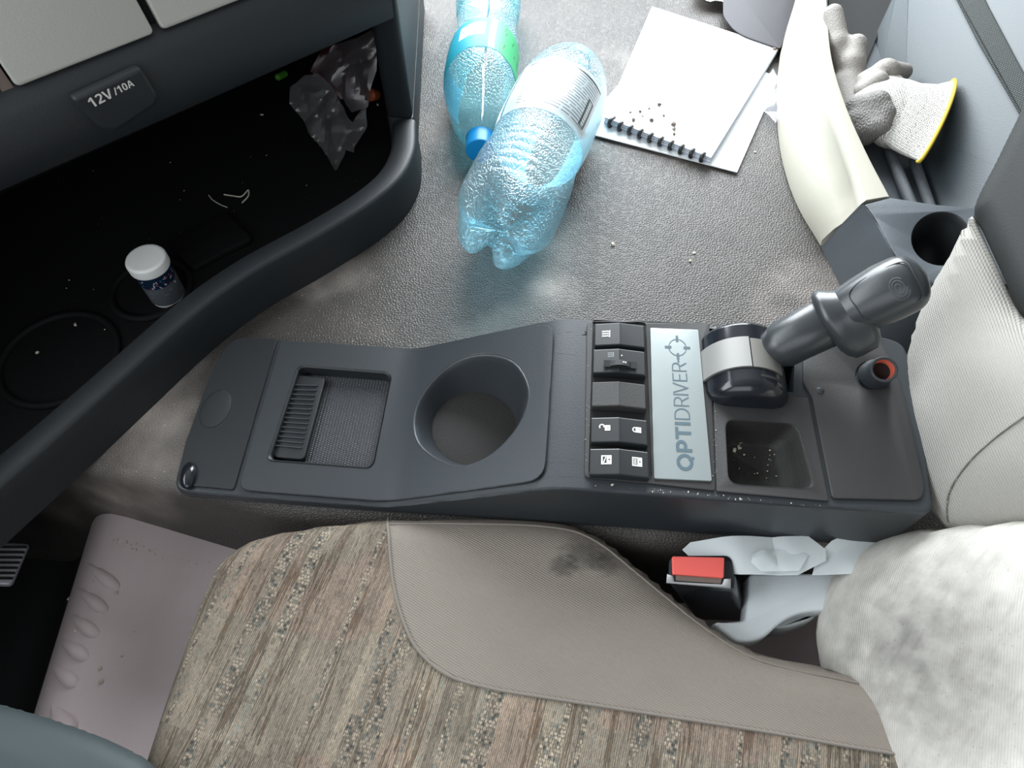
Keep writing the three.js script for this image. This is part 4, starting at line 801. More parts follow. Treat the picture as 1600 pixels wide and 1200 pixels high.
  const texBack = dataTex(512, 512, (x, y) => {
    const X = bb.min.x + bs.x * x / 512, Y = bb.min.y + bs.y * y / 512; let v = 0.89; const n = fbm(x / 20, y / 20, 1e6, 71, 5), st = fbm((x + y) / 10, (x - y) / 60, 1e6, 75, 3);
    const blot = (c, rx, amt) => { const d = Math.hypot(X - c[0], Y - c[1]) / rx; v -= amt * Math.max(0, 1 - d) * (0.75 + 0.5 * n); };
    blot(smudge[0], 0.12, 0.2); blot(smudge[1], 0.12, 0.14); blot(smudge[2], 0.08, 0.08); blot(smudge[3], 0.06, 0.04);
    v -= 0.1 * Math.max(0, st - 0.5) + 0.05 * (n - 0.5) + (hash(x >> 1, y >> 1, 3) > 0.996 ? 0.06 : 0);
    return [v, v * 0.98, v * 0.94];
  }, true); texBack.wrapS = texBack.wrapT = THREE.ClampToEdgeWrapping;
  const bg = pillow(bpts, bpts, 0.07, 0.055, 0.0085, { back: 0.9, crown: (x, y) => 0 });
  { const uv = bg.attributes.uv; const u2 = new Float32Array(uv.count * 2); for (let i = 0; i < uv.count; i++) { u2[i * 2] = uv.getX(i); u2[i * 2 + 1] = uv.getY(i); uv.setXY(i, (uv.getX(i) - bb.min.x) / bs.x, (uv.getY(i) - bb.min.y) / bs.y); } bg.setAttribute('uv1', new THREE.BufferAttribute(u2, 2)); }
  const tw1 = texTwill.clone(); tw1.channel = 1;
  const backrest = mesh('backrest', bg.applyMatrix4(bf.m), std({ map: texBack, roughness: 0.95, bumpMap: tw1, bumpScale: 0.0004 }), seat);

  // folded armrest beside the backrest
  const an = new V3(-0.8, 0.55, 0.05).normalize(), ao = P(1440, 660, 0.078).add(new V3(0.012, 0, 0));
  const af = frame(ao.clone().addScaledVector(an, -0.02), an);
  const armPx = [[1519, 338], [1505, 372], [1488, 408], [1462, 452], [1438, 505], [1424, 555], [1418, 610], [1421, 680], [1432, 740], [1452, 790], [1486, 829], [1560, 834], [1700, 800], [1760, 640], [1700, 560], [1600, 498], [1556, 412], [1532, 360]];
  const apts = splinePts(af.px(armPx), 110);
  const cutA = af.px([[1470, 845], [1490, 800], [1530, 762], [1575, 722], [1620, 680], [1780, 560]]);
  const ag = pillow(apts, apts, 0.05, 0.03, 0.0075, { back: 0.8 });
  const arm = mesh('armrest', ag.applyMatrix4(af.m), M.arm, seat); arm.userData.label = 'folded armrest in pale ribbed cloth';
  const ah = pillowHeight(apts, 0.05, 0.03);
  const cs = splinePts(af.px([[1496, 822], [1515, 782], [1545, 745], [1580, 712], [1640, 668]]), 30, false);
  mesh('armrest_seam', tube(cs.map((p) => af.at(p[0], p[1], ah(p[0], p[1]) + 0.0003)), 0.0006, 60, false, 6), M.armDark, arm);
  const shellPx = [[1612, 140], [1600, 168], [1560, 250], [1521, 336], [1534, 362], [1557, 412], [1602, 500], [1720, 590], [1800, 300], [1760, 120]];
  const sp = splinePts(af.px(shellPx), 80);
  mesh('armrest_shell', pillow(sp, sp, 0.02, 0.018, 0.0035, { back: 0.8 }).applyMatrix4(af.m.clone().multiply(new THREE.Matrix4().makeTranslation(0, 0, -0.004))), std({ color: rgb(0.006, 0.0075, 0.008), roughness: 0.75, bumpMap: texGrain, bumpScale: 0.0001 }), arm);

  // cast bracket between cushion and backrest
  const br = [[1170, 896], [1230, 896], [1330, 896], [1330, 958], [1300, 953], [1265, 955], [1238, 962], [1214, 978], [1196, 996], [1176, 1004], [1152, 1004], [1112, 974], [1164, 970], [1168, 935]].map(([u, v]) => xz(P(u, v, -0.012)));
  mesh('bracket', plate(roundPts(br, [0.004, 0, 0, 0, 0.003, 0.006, 0.008, 0.008, 0.008, 0.006, 0.004, 0.003, 0.004, 0.004]), -0.03, -0.011, 0.0025, { seg: 3 }), M.castMetal, seat);
  const br2 = [[1205, 968], [1240, 958], [1285, 956], [1270, 968], [1235, 980], [1212, 982]].map(([u, v]) => xz(P(u, v, -0.03)));
  mesh('bracket_web', plate(roundPts(br2, 0.004), -0.06, -0.032, 0.002), M.castMetal, seat);
}
rest(seat);

// ---------------------------------------------------------------- seat belt buckle
const buckle = thing('seat_belt_buckle', 'black seat belt buckle with a red release button beside the cushion', 'buckle');
{
  const yT = 0.018, top = [[1043, 868], [1144, 868], [1152, 921], [1041, 912]].map(([u, v]) => P(u, v, yT)), low = [[1078, 905], [1163, 893], [1167, 970], [1085, 968]].map(([u, v]) => P(u, v, -0.05));
  const rnd = (q) => { const o = q.reduce((s, p) => s.add(p), new V3()).divideScalar(4); return roundPts(q.map((p) => [p.x, p.z]), 0.006, 4).map((p) => { return new V3(p[0], o.y, p[1]); }); };
  const t = rnd(top), l = rnd(low), c = t.reduce((s, p) => s.add(p), new V3()).divideScalar(t.length);
  const rings = [l, t.map((p, i) => p.clone().lerp(l[i], 0.12)), t.map((p, i) => p.clone().lerp(l[i], 0.04)), t.map((p) => p.clone().lerp(c, 0.05).setY(yT + 0.0012)), t.map((p) => p.clone().lerp(c, 0.14).setY(yT + 0.0018))];
  mesh('housing', creasedLoft(rings, { closed: true, caps: true }, 0.5), M.gloss, buckle);
  const btn = [[1050, 869], [1132, 871], [1131, 903], [1051, 897]].map(([u, v]) => xz(P(u, v, yT + 0.004)));
  mesh('button', plate(roundPts(btn, 0.0015), yT + 0.0012, yT + 0.0045, 0.0008, { seg: 3 }), M.red, buckle);
  const clip = [[1042, 896], [1052, 899], [1054, 908], [1128, 913], [1131, 904], [1142, 903], [1142, 920], [1041, 911]].map(([u, v]) => xz(P(u, v, yT + 0.003)));
  mesh('latch_frame', plate(clip, yT + 0.0008, yT + 0.0032, 0.0006), M.chrome, buckle);
  const slot = [[1056, 899], [1128, 904], [1126, 912], [1056, 907]].map(([u, v]) => xz(P(u, v, yT + 0.0022)));
  mesh('latch_slot', plate(slot, yT + 0.0006, yT + 0.0021, 0), M.soil, buckle);
}
rest(buckle);

// ---------------------------------------------------------------- white wrapping between seat and console
{
  const t = thing('plastic_wrapping', 'crumpled white plastic sheeting stuffed behind the buckle between seat and console', 'plastic sheet');
  const f1 = frame(new V3(0, 0.006, 0), new V3(0, 1, 0), new V3(0, 0, -1));
  const a = f1.px([[1064, 862], [1076, 852], [1160, 846], [1256, 844], [1282, 866], [1282, 884], [1240, 905], [1150, 905], [1100, 900]]);
  mesh('sheet', crumple(f1, a, 0.01, 18, 0.004, 3), M.whiteFilm, t);
  const b = f1.px([[1262, 905], [1272, 872], [1292, 852], [1322, 838], [1392, 838], [1430, 850], [1420, 905]]);
  mesh('sheet', crumple(f1, b, 0.012, 22, 0.004, 7, 0.002), M.whiteFilm, t);
  const c = f1.px([[1166, 878], [1180, 870], [1240, 866], [1254, 876], [1238, 902], [1180, 902], [1164, 890]]);
  mesh('sheet', crumple(f1, c, 0.008, 40, 0.003, 11, 0.008), M.whiteFilm, t);
  rest(t);
}

// ---------------------------------------------------------------- bottles
function bottleGeo(len, R, { ribs = [], waist = null, bend = null, feet = true, neckR = 0.0135, kink = null }) {
  const nS = 150, nT = 90, rings = [];
  for (let i = 0; i <= nS; i++) {
    const s = i / nS, d = s * len; let r = R;
    const sh = len * 0.70; // shoulder begins
    const bodyR = (q) => { let k = R; for (const [c, w, a] of ribs) k -= a * Math.exp(-(((q - c * len) / w) ** 2)); if (waist) k -= waist[2] * Math.exp(-(((q - waist[0] * len) / waist[1]) ** 2)); return k; };
    if (d < sh) r = bodyR(d); else { const t = Math.min(1, (d - sh) / (len * 0.955 - sh)); r = neckR + (bodyR(sh) - neckR) * Math.sqrt(Math.max(0, 1 - t ** 1.9)); }
    const ring = [];
    for (let k = 0; k < nT; k++) {
      const th = k / nT * Math.PI * 2; let rr = r, y = d;
      if (feet && d < 0.055) { // five rounded feet
        const lobe = Math.sqrt(0.5 + 0.5 * Math.cos(5 * th + 0.5)), q = d / 0.055, e = 1 - q;
        rr = r * (lobe * (1 - 0.42 * e ** 4 - 0.03 * e) + (1 - lobe) * (1 - 0.55 * e ** 1.5));
        y = d + e ** 2 * 0.03 * (1 - lobe) ** 1.2;
      }
      let x = rr * Math.cos(th), z = rr * Math.sin(th);
      if (kink) { const [p, w, ax, az, sc] = kink, e = Math.exp(-(((d - p * len) / w) ** 2)); x = x * (1 - sc * e) + ax * e; z += az * e; }
      ring.push(new V3(x, y, z));
    }
    rings.push(ring);
  }
  // hollow under the base
  const b0 = rings[0], pre = [0.66, 0.35, 0.04].map((k, j) => b0.map((p) => new V3(p.x * k, THREE.MathUtils.lerp(p.y, 0.02, 0.5 + j * 0.25), p.z * k)));
  return { rings, geo: loft([...pre.reverse(), ...rings], { closed: true, flip: true }) };
}
function bottleUV(g, sx = 9) { const p = g.attributes.position, uv = []; for (let i = 0; i < p.count; i++) uv.push(Math.atan2(p.getZ(i), p.getX(i)) / Math.PI * 2, p.getY(i) * sx); g.setAttribute('uv', new THREE.Float32BufferAttribute(uv, 2)); return g; }
function capGeo(r, h) { const pts = [[0, h], [r - 0.0012, h], [r, h - 0.0012], [r, 0.003], [r + 0.0006, 0.002], [r + 0.0006, 0], [r - 0.001, 0]]; return new THREE.LatheGeometry(pts.map(([a, b]) => new THREE.Vector2(a, b)).reverse(), 36); }
function lay(g, from, to, roll = 0) { const d = to.clone().sub(from).normalize(), q = new THREE.Quaternion().setFromUnitVectors(new V3(0, 1, 0), d).multiply(new THREE.Quaternion().setFromAxisAngle(new V3(0, 1, 0), roll)); g.quaternion.copy(q); g.position.copy(from); }
function labelRing(rings, len, s0, s1, a0, a1, off, skew = 0) {
  const nS = rings.length - 1, out = [];
  for (let i = Math.round(s0 * nS); i <= Math.round(s1 * nS); i++) { const r = []; const n = rings[i].length; for (let k = 0; k <= 48; k++) { const t = (a0 + (a1 - a0) * k / 48) / (Math.PI * 2) * n, f = Math.floor(t), e = t - f, R = rings[Math.max(0, Math.min(nS, i + Math.round(skew * nS * Math.cos(a0 + (a1 - a0) * k / 48))))], p = R[((f % n) + n) % n].clone().lerp(R[(((f + 1) % n) + n) % n], e), c = Math.hypot(p.x, p.z); p.x *= 1 + off / c; p.z *= 1 + off / c; r.push(p); } out.push(r); }
  const g = loft(out, { closed: false, flip: true }), uv = g.attributes.uv, cols = 49; for (let i = 0; i < uv.count; i++) uv.setXY(i, (i % cols) / 48, Math.floor(i / cols) / (out.length - 1)); return g;
}
{
  const b = thing('water_bottle', 'clear blue plastic bottle with white label, its footed base towards the console', 'bottle');
  const R = 0.05, len = 0.318, from = P(768, 384, R), to = P(905, 92, R - 0.006);
  const { rings, geo } = bottleGeo(len, R, { ribs: [0.16, 0.2, 0.24, 0.28, 0.32, 0.36].map((c) => [c, 0.0028, 0.0016]), waist: [0.42, 0.022, 0.0035] });
  mesh('bottle_body', bottleUV(geo), M.pet, b);
  mesh('neck_collar', new THREE.LatheGeometry([[0.013, 0], [0.0165, 0], [0.0165, 0.0015], [0.013, 0.0015]].map(([a, c]) => new THREE.Vector2(a, c)), 36).translate(0, len * 0.955, 0), M.pet, b);
  mesh('cap', capGeo(0.0148, 0.015).translate(0, len * 0.962, 0), M.capPale, b);
  const lab = canvasTex(1024, 512, (c, w, h) => {
    c.fillStyle = 'rgba(226,238,242,0.55)'; c.fillRect(0, 0, w, h);
    c.fillStyle = 'rgba(250,252,252,0.96)'; c.fillRect(0, 0, 520, h);
    c.fillStyle = 'rgba(178,186,190,0.96)'; c.fillRect(690, 30, 300, h - 60);
    c.fillStyle = '#3c4850'; c.fillRect(518, 20, 4, h - 40);
    c.fillStyle = '#46525a'; const r = rng(9); for (let y = 60; y < 460; y += 26) for (let x = 705, e; x < 960; x = e + 8) { e = x + 14 + r() * 60; c.fillRect(x, y, Math.min(e, 968) - x, 7); }
    c.strokeStyle = '#20282c'; c.lineWidth = 8; c.strokeRect(706, 200, 22, 240); c.fillStyle = '#20282c'; c.fillRect(690, 30, 300, 16);
    c.fillStyle = '#7b878d'; for (let y = 40; y < 200; y += 20) c.fillRect(400, y, 60 + r() * 40, 6); for (let y = 300; y < 460; y += 22) c.fillRect(430, y, 50 + r() * 30, 6);
  });
  const lm = std({ map: lab, transparent: true, roughness: 0.35, side: THREE.DoubleSide });
  const L = mesh('label', labelRing(rings, len, 0.45, 0.72, 0, 6.2, 0.0005), lm, b); L.userData.label = 'torn white paper label';
  lay(b, from, to, 3.5);
}
{
  const b = thing('water_bottle', 'squashed turquoise plastic bottle with a bright blue cap lying beyond the other bottle', 'bottle');
  const R = 0.041, len = 0.335, to = P(750, 236, 0.026), from = P(766, -45, R);
  const { rings, geo } = bottleGeo(len, R, { ribs: [0.2, 0.26, 0.32].map((c) => [c, 0.004, 0.002]), waist: [0.38, 0.03, 0.005], kink: [0.68, 0.05, -0.004, 0.004, -0.10] });
  mesh('bottle_body', bottleUV(geo), M.petA, b);
  mesh('cap', capGeo(0.0155, 0.02).translate(0, len * 0.955, 0), M.capBlue, b);
  const lab = canvasTex(1024, 512, (c, w, h) => {
    const r = rng(4); c.fillStyle = 'rgba(10,166,190,0.95)'; c.fillRect(0, 0, w, h);
    c.fillStyle = 'rgba(56,168,104,0.95)'; c.fillRect(560, 0, 330, h); c.fillStyle = 'rgba(120,205,150,0.95)'; c.fillRect(540, 0, 30, h);
    c.strokeStyle = 'rgba(20,110,60,0.8)'; c.lineWidth = 7; for (let i = 0; i < 12; i++) { const x = 590 + r() * 280, y = r() * 400; c.beginPath(); c.moveTo(x, y); c.lineTo(x + 10, y + 60 + r() * 60); c.stroke(); }
    c.fillStyle = 'rgba(236,240,240,1)'; c.fillRect(400, 190, 120, 230); c.fillStyle = '#56606a'; for (let y = 204; y < 400; y += 13) c.fillRect(412, y, 96, 3 + r() * 6);
    c.fillStyle = 'rgba(4,110,130,0.9)'; for (let y = 60; y < 440; y += 30) c.fillRect(90, y, 30 + r() * 40, 12);
  });
  mesh('label', labelRing(rings, len, 0.55, 0.74, 0, 6.25, 0.0006, 0.05), std({ map: lab, transparent: true, roughness: 0.55, side: THREE.DoubleSide }), b);
  lay(b, from, to, 4.7);
}

// ---------------------------------------------------------------- notebook, sheet, sleeve and scraps
{
  const t = thing('paper_sheet', 'plain white sheet of paper lying under the spiral notebook', 'paper');
  const q = [[902, 203], [1152, 268], [1217, 120], [1040, 50]].map(([u, v]) => xz(P(u, v, 0.004)));
  mesh('sheet', plate(q, 0.0022, 0.0034, 0), M.paper, t); rest(t);
}
{
  const t = thing('spiral_notebook', 'white spiral notebook with black comb binding lying open on a paper sheet', 'notebook');
  const y = 0.012, px = [[945, 183], [1111, 246], [1217, 74], [1019, 10]], q = px.map(([u, v]) => P(u, v, y));
  mesh('back_cover', plate(q.map(xz), 0.0036, 0.005, 0), M.paperEdge, t);
  for (let i = 0; i < 5; i++) { const o = q.map((p) => p.clone().add(new V3(0.0006 * (i % 3 - 1), 0, 0.0005 * ((i * 2) % 3 - 1)))); mesh('page_block', plate(o.map(xz), 0.0051 + i * 0.0012, 0.0061 + i * 0.0012, 0), i % 2 ? M.paper : M.paperEdge, t); }
  const A = P(956, 186, y), B = P(1100, 240, y), dn = new V3(-(B.z - A.z), 0, B.x - A.x).normalize();
  mesh('top_page', plate(q.map(xz), 0.0112, 0.0119, 0), M.paper, t);
  for (let i = 0; i < 10; i++) {
    const c = A.clone().lerp(B, i / 9); const g = new THREE.TorusGeometry(0.0048, 0.0013, 8, 20, Math.PI * 1.7); const dirA = Math.atan2(-(B.z - A.z), B.x - A.x); g.rotateY(Math.PI / 2); g.rotateX(-0.5); g.scale(1.7, 1, 1); g.rotateY(dirA); g.translate(c.x + dn.x * 0.002, 0.0085, c.z + dn.z * 0.002);
    mesh('binding_ring', g, M.ring, t);
  }
  rest(t);
  const r = rng(31), spots = [[1030, 165, 4], [1000, 175, 3], [1018, 189, 4.2], [1037, 181, 2.2], [990, 188, 3.4], [985, 176, 2], [1053, 195, 4], [1053, 203, 4], [1053, 211, 3.4], [1014, 170, 1.8], [1078, 147, 1.4], [1086, 133, 1], [960, 184, 2.4], [1210, 77, 3.5], [1206, 73, 2], [1004, 182, 1.6]];
  scatter('soil_crumbs', spots.map(([u, v, s]) => [P(u, v, 0.012), s * 0.0008]), M.soil, 'dark dry soil crumbs lying on the white notebook page', 'dirt', 3);
}
{
  const t = thing('plastic_sleeve', 'clear plastic document sleeve sticking out between the notebook and the beige panel', 'plastic sleeve');
  const f = frame(new V3(0, 0.0022, 0), new V3(0, 1, 0), new V3(0, 0, -1));
  mesh('film', crumple(f, f.px([[1180, 150], [1206, 112], [1226, 150], [1222, 180], [1209, 200], [1187, 172]]), 0.006, 26, 0.006, 5), M.film, t); rest(t);
  const t2 = thing('plastic_tray', 'flat grey translucent plastic folder lying between the notebook corner and the beige panel', 'plastic folder');
  const g = roundPts([[1130, -40], [1130, 25], [1150, 52], [1219, 76], [1252, 0], [1262, -40]].map(([u, v]) => xz(P(u, v, 0.014))), [0, 0.01, 0.03, 0.004, 0, 0]);
  mesh('film', plate(g, 0.0125, 0.014, 0.0004), phys({ color: rgb(0.07, 0.067, 0.08), roughness: 0.55, transmission: 0.4, specularIntensity: 0.5, thickness: 0 }), t2); rest(t2);
  const t3 = thing('tissue', 'crumpled white tissue lying at the far edge of the floor', 'tissue');
  const f3 = frame(new V3(0, 0.002, 0), new V3(0, 1, 0), new V3(0, 0, -1));
  mesh('paper', crumple(f3, f3.px([[1082, 2], [1100, 12], [1136, 15], [1150, -6], [1130, -40], [1086, -36]]), 0.014, 24, 0.005, 8), std({ color: rgb(0.8, 0.8, 0.78), roughness: 0.9, side: THREE.DoubleSide }), t3); rest(t3);
}

// ---------------------------------------------------------------- work gloves in the rear tray
{
  const t = thing('work_glove', 'white knitted work glove with yellow hem and grey palm coating, cuff pointing to the rear', 'glove');
  const c0 = P(1388, 175, 0.062), w0 = P(1425, 175, 0.064), flat = new V3(0.1, 1, 0.1).normalize();
  const kn = [[P(1372, 172, 0.052), P(1392, 172, 0.058), 0.03, 0.031, flat, 1.6], [P(1385, 140, 0.056), P(1392, 200, 0.054), 0.022, 0.024, flat, 1.4], [P(1388, 160, 0.06), P(1415, 178, 0.06), 0.026, 0.025, flat, 1.5]];
  mesh('knit_body', blob(kn, 0.0035, 0.014), M.glove, t);
  const ct = [[P(1352, 128, 0.062), P(1384, 112, 0.068), 0.011, 0.012], [P(1384, 112, 0.068), P(1412, 112, 0.056), 0.012, 0.009], [P(1350, 145, 0.06), P(1372, 128, 0.07), 0.012, 0.011]];
  const pm = [[P(1338, 170, 0.056), P(1372, 160, 0.072), 0.013, 0.012], [P(1340, 192, 0.052), P(1382, 178, 0.068), 0.014, 0.011], [P(1350, 208, 0.05), P(1376, 196, 0.062), 0.013, 0.011]];
  const cp = mesh('coated_palm', blob(pm, 0.0028, 0.006), std({ color: rgb(0.19, 0.18, 0.17), roughness: 0.75, bumpMap: texLeather, bumpScale: 0.001 }), t); cp.userData.label = 'soiled dark grey palm coating';
  mesh('coated_fingers', blob(ct, 0.0028, 0.006), M.gloveCoat, t);
  // cuff: flattened sleeve that widens to the hem
  const S = (u1, v1, u2, v2, th, y) => { const a = P(u1, v1, y), b = P(u2, v2, y - 0.012), c = a.clone().lerp(b, 0.5), h = a.distanceTo(b) / 2, d = b.clone().sub(a).normalize(), up = new V3(0.2, 1, 0.3); up.addScaledVector(d, -up.dot(d)).normalize(); const r = []; for (let k = 0; k < 40; k++) { const q = k / 40 * Math.PI * 2; r.push(c.clone().addScaledVector(d, Math.cos(q) * h).addScaledVector(up, Math.sin(q) * th * (0.7 + 0.3 * Math.abs(Math.sin(q))))); } return r; };
  const rings = [S(1392, 122, 1378, 218, 0.017, 0.066), S(1415, 126, 1398, 232, 0.018, 0.068), S(1435, 132, 1412, 240, 0.017, 0.069), S(1462, 133, 1424, 246, 0.0155, 0.071), S(1483, 128, 1434, 250, 0.0145, 0.074), S(1489, 126, 1437, 252, 0.014, 0.075)];
  const inn = rings[5].map((p) => p.clone().lerp(rings[5].reduce((a, q) => a.add(q), new V3()).divideScalar(40), 0.16)), inn2 = rings[3].map((p) => p.clone().lerp(rings[3].reduce((a, q) => a.add(q), new V3()).divideScalar(40), 0.2));
  mesh('cuff', loft([...rings, inn, inn2], { closed: true, flip: true }), M.glove, t);
  mesh('hem', tube([...rings[5], ], 0.0019, 80, true, 8), M.yellow, t);
  rest(t);
  const t2 = thing('work_glove', 'dusty grey coated work glove with two fingers standing against the beige panel', 'glove');
  const f = [[P(1302, 22, 0.085), P(1310, 70, 0.07), 0.0105, 0.0115], [P(1310, 70, 0.07), P(1326, 125, 0.05), 0.0115, 0.012], [P(1338, 70, 0.074), P(1332, 100, 0.064), 0.0112, 0.0125], [P(1332, 100, 0.064), P(1330, 140, 0.05), 0.0125, 0.012], [P(1326, 135, 0.05), P(1340, 185, 0.045), 0.02, 0.018, new V3(0, 1, 0), 1.3]];
  mesh('glove_body', blob(f, 0.003, 0.005), M.gloveCoat, t2); rest(t2);
}

// ---------------------------------------------------------------- things in the dashboard tray
{
  const t = thing('gum_tub', 'small round tub with white lid and dark printed sleeve standing in the tray', 'tub');
  const c = P(265, 464, 0.005), R = 0.0155;
  const lz = (pr) => new THREE.LatheGeometry(pr.map(([r, y]) => new THREE.Vector2(r, y)), 48).translate(c.x, 0.005, c.z);
  mesh('tub_body', lz([[0, 0.001], [R - 0.002, 0.001], [R - 0.0005, 0.002], [R, 0.004], [R, 0.042], [0.013, 0.044]]), M.white, t);
  const tex = canvasTex(1024, 256, (g, w, h) => {
    const r = rng(12); g.fillStyle = '#55585c'; g.fillRect(0, 0, w, h); g.fillStyle = '#12243a'; g.fillRect(0, 0, w, 96);
    for (let i = 0; i < 60; i++) { g.fillStyle = ['#c8cdd0', '#8a3a34', '#3b6f86', '#a9a49a'][i % 4]; g.save(); g.translate(r() * w, 20 + r() * 90); g.rotate(r() * 3); g.fillRect(0, 0, 8 + r() * 26, 5 + r() * 8); g.restore(); }
    g.fillStyle = '#8d8f94'; for (let i = 0; i < 20; i++) g.fillRect(r() * w, 130 + r() * 100, 40, 4);
  });
  const lab = new THREE.CylinderGeometry(R + 0.0004, R + 0.0004, 0.036, 48, 1, true); lab.translate(c.x, 0.005 + 0.0235, c.z);
  mesh('sleeve', lab, std({ map: tex, roughness: 0.35 }), t);
  mesh('lid', lz([[0.0165, 0.0425], [0.0175, 0.043], [0.0178, 0.044], [0.0178, 0.0515], [0.0168, 0.0532], [0.0145, 0.0538], [0.0135, 0.0532], [0, 0.0534]]), M.white, t);
  rest(t);
}
{
  const t = thing('plastic_bag', 'crumpled clear plastic bag standing in the right end of the tray', 'bag');
  const n = new V3(-0.1, 0.55, 0.85).normalize(), o = P(540, 200, 0.03), f = frame(o, n);
  const poly = f.px([[459, 136], [482, 118], [505, 115], [520, 133], [545, 172], [560, 190], [575, 160], [578, 195], [562, 236], [548, 232], [540, 262], [534, 262], [505, 225], [480, 190], [462, 160]]);
  mesh('film', crumple(f, poly, 0.018, 34, 0.004, 4), M.bagFilm, t);
  const p2 = f.px([[486, 118], [520, 70], [560, 60], [590, 40], [588, 110], [572, 168], [548, 176], [520, 130]]);
  mesh('film', crumple(f, p2, 0.014, 30, 0.005, 14, -0.012), phys({ color: rgb(0.3, 0.26, 0.27), roughness: 0.2, transmission: 0.85, thickness: 0, side: THREE.DoubleSide }), t); rest(t);
  const t2 = thing('snack_packet', 'dark red foil packet leaning behind the clear plastic bag', 'packet');
  const f2 = frame(P(520, 140, 0.03).addScaledVector(n, -0.03), n);
  mesh('packet', crumple(f2, f2.px([[490, 112], [515, 62], [545, 80], [572, 150], [545, 172], [515, 130]]), 0.012, 26, 0.005, 6), M.maroon, t2); rest(t2);
  const t3 = thing('orange_stopper', 'small orange plastic stopper in the tray by the dash end', 'stopper');
  const c = P(581, 148, 0.03), q = new THREE.Quaternion().setFromUnitVectors(new V3(0, 1, 0), new V3(-0.3, 0.5, 0.8).normalize());
  const g = new THREE.LatheGeometry([[0, -0.012], [0.006, -0.012], [0.0066, -0.004], [0.006, 0], [0.007, 0.001], [0.0068, 0.004], [0.004, 0.0052], [0, 0.0055]].map(([a, b]) => new THREE.Vector2(a, b)), 24); g.applyQuaternion(q); g.translate(c.x, c.y, c.z);
  mesh('stopper_body', g, std({ color: rgb(0.42, 0.1, 0.035), roughness: 0.4 }), t3); rest(t3);
  const t5 = thing('green_lighter', 'bright green plastic lighter showing its end under the fascia', 'lighter');
  const lg = new THREE.CapsuleGeometry(0.004, 0.012, 6, 14); lg.rotateX(1.35); lg.rotateY(-0.4); const lp = P(430, 108, 0.028); lg.translate(lp.x, 0.012, lp.z - 0.012);
  mesh('lighter_body', lg, phys({ color: rgb(0.08, 0.3, 0.03), roughness: 0.2 }), t5); rest(t5);
  const t4 = thing('loose_string', 'thin pale loop of string lying on the tray floor', 'string');
  mesh('strand', tube([[326, 305], [332, 312], [345, 320], [355, 324]].map(([u, v]) => P(u, v, 0.0062)), 0.0006, 30, false, 6), std({ color: rgb(0.5, 0.48, 0.42), roughness: 0.7 }), t4);
  mesh('strand', tube([[350, 304], [364, 306], [377, 307], [388, 297], [388, 306], [378, 317]].map(([u, v]) => P(u, v, 0.0064)), 0.0008, 40, false, 6), std({ color: rgb(0.55, 0.52, 0.44), roughness: 0.6 }), t4); rest(t4);
}

// ---------------------------------------------------------------- pedal and column cover
{
  const t = thing('accelerator_pedal', 'ribbed metal pedal pad at the left edge over the dark footwell', 'pedal');
  const n = new V3(0.45, 0.8, 0.1).normalize(), o = P(20, 885, -0.1), f = frame(o, n);
  const q = f.px([[-60, 846], [48, 852], [20, 918], [-60, 914]]);
  mesh('pad', crease(slab(roundPts(q, 0.004), 0.01, 0.003, [], 3).applyMatrix4(f.m)), M.pedal, t);
  for (let i = 0; i < 7; i++) { const u = 40 - i * 11 , a = f.px([[-50, 858 + i * 8]])[0], b = f.px([[44 - i * 3.6, 858 + i * 8]])[0]; const g = new RoundedBoxGeometry(Math.hypot(b[0] - a[0], b[1] - a[1]), 0.002, 0.003, 2, 0.0009); g.rotateZ(Math.atan2(b[1] - a[1], b[0] - a[0])); g.translate((a[0] + b[0]) / 2, (a[1] + b[1]) / 2, 0.0105); g.applyMatrix4(f.m); mesh('rib', g, M.rubber, t); }
  mesh('pedal_arm', tube([f.at(-0.03, 0, -0.002), f.at(-0.08, 0.01, -0.02), f.at(-0.16, 0.03, 0.0)], 0.007, 20, false, 10), M.plasticDark, t); rest(t);
  const c = thing('column_cover', 'teal grey rounded plastic cover cutting across the bottom left corner', 'cover');
  const cn = new V3(0.05, 0.95, 0.3).normalize(), co = P(60, 1170, 0.05), cf = frame(co, cn);
  const cp = splinePts(cf.px([[-120, 1086], [-40, 1100], [40, 1122], [100, 1142], [160, 1166], [226, 1205], [250, 1260], [220, 1400], [-120, 1400]]), 60);
  mesh('shell', pillow(cp, cp, 0.02, 0.016, 0.003, { back: 0.9 }).applyMatrix4(cf.m.clone().multiply(new THREE.Matrix4().makeTranslation(0, 0, -0.01))), std({ color: rgb(0.05, 0.066, 0.07), roughness: 0.6, bumpMap: texGrain, bumpScale: 0.0001 }), c); rest(c);
}

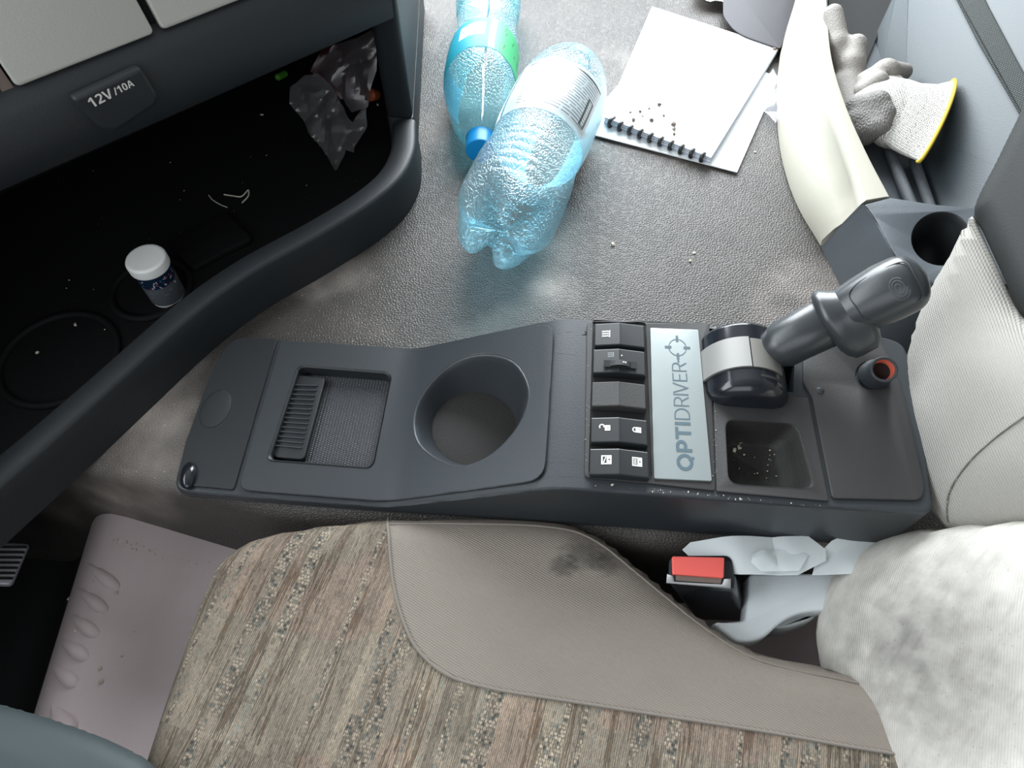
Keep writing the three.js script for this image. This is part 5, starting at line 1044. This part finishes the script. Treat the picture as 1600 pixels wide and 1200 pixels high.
// ---------------------------------------------------------------- loose dirt
{
  const r = rng(101), pick = (n, u0, v0, u1, v1, h, s0, s1) => { const o = []; for (let i = 0; i < n; i++) { const t = r(), p = P(u0 + (u1 - u0) * t + (r() - 0.5) * 8, v0 + (v1 - v0) * t + (r() - 0.5) * 6, h); o.push([p, (s0 + (s1 - s0) * r() ** 3) * 0.001]); } return o; };
  const coin = []; for (let i = 0; i < 40; i++) { const u = 1142 + r() * 95, v = 675 + r() * 75, p = P(u, v, 0.046); coin.push([p, (0.3 + 0.6 * r()) * 0.001]); }
  for (const [u, v, s] of [[1150, 676, 1.6], [1160, 684, 1.8], [1158, 690, 2.2], [1154, 700, 2], [1147, 704, 2], [1212, 692, 1.6]]) coin.push([P(u, v, 0.046), s * 0.001]);
  scatter('crumbs', coin, M.crumb, 'pale food crumbs and grit in the small square tray of the console', 'crumbs', 5);
  scatter('crumbs', [...pick(46, 925, 757, 1290, 792, 0.0712, 0.2, 0.9), ...pick(20, 917, 740, 924, 505, 0.071, 0.2, 0.6), ...pick(18, 1113, 620, 1118, 765, 0.0712, 0.2, 0.6)], M.crumb, 'fine pale grit along the edges of the switch panel', 'crumbs', 6);
  const fw = []; for (let i = 0; i < 60; i++) { const t = r(), u = 175 + 150 * t + (r() - 0.5) * 20, v = 848 + 28 * t + (r() - 0.5) * 12, p = P(u, v, -0.09); p.y = footY(p.x, p.z); fw.push([p, (0.4 + 1.1 * r() ** 3) * 0.001]); }
  for (const [u, v, s] of [[190, 932, 2], [196, 1028, 1.6], [165, 1048, 2.2], [166, 1068, 2.6], [60, 910, 2.2], [215, 990, 1.2], [154, 915, 1.4], [126, 990, 1.4]]) { const p = P(u, v, -0.1); p.y = footY(p.x, p.z); fw.push([p, s * 0.001]); }
  scatter('crumbs', fw, M.crumb, 'small pale grit scattered over the footwell mat', 'crumbs', 7);
  scatter('crumbs', [...pick(40, 90, 745, 420, 455, 0, 0.3, 1.2), [P(387, 483, 0), 0.0022], [P(400, 482, 0), 0.0012], ...pick(10, 430, 470, 620, 330, 0, 0.3, 0.8)], M.crumb, 'grit and crumbs along the foot of the dashboard lip', 'crumbs', 8);
  scatter('crumbs', [[P(958, 382, 0), 0.0025], [P(1078, 408, 0), 0.002], [P(1085, 396, 0), 0.0016], [P(1180, 238, 0), 0.0014], [P(1300, 420, 0), 0.001], ...pick(24, 700, 130, 1240, 420, 0, 0.2, 0.7)], M.crumb, 'sparse specks of grit on the open grey floor mat', 'crumbs', 9);
  const ty = []; for (let i = 0; i < 36; i++) { const p = P(60 + r() * 500, 240 + r() * 330, 0.006); ty.push([p, (0.2 + 0.8 * r() ** 2) * 0.001]); }
  for (const [u, v, s] of [[118, 508, 1.8], [59, 552, 2.2], [410, 180, 2], [590, 164, 1.6]]) ty.push([P(u, v, 0.0065), s * 0.001]);
  scatter('crumbs', ty.filter(([p]) => p.z < P(100, 620, 0.006).z + 0.3), M.crumb, 'tiny pale specks on the dark floor of the dashboard tray', 'crumbs', 10);
}

scene.traverse((o) => { if (o.isMesh) o.castShadow = o.receiveShadow = true; });
renderer.render(scene, camera);
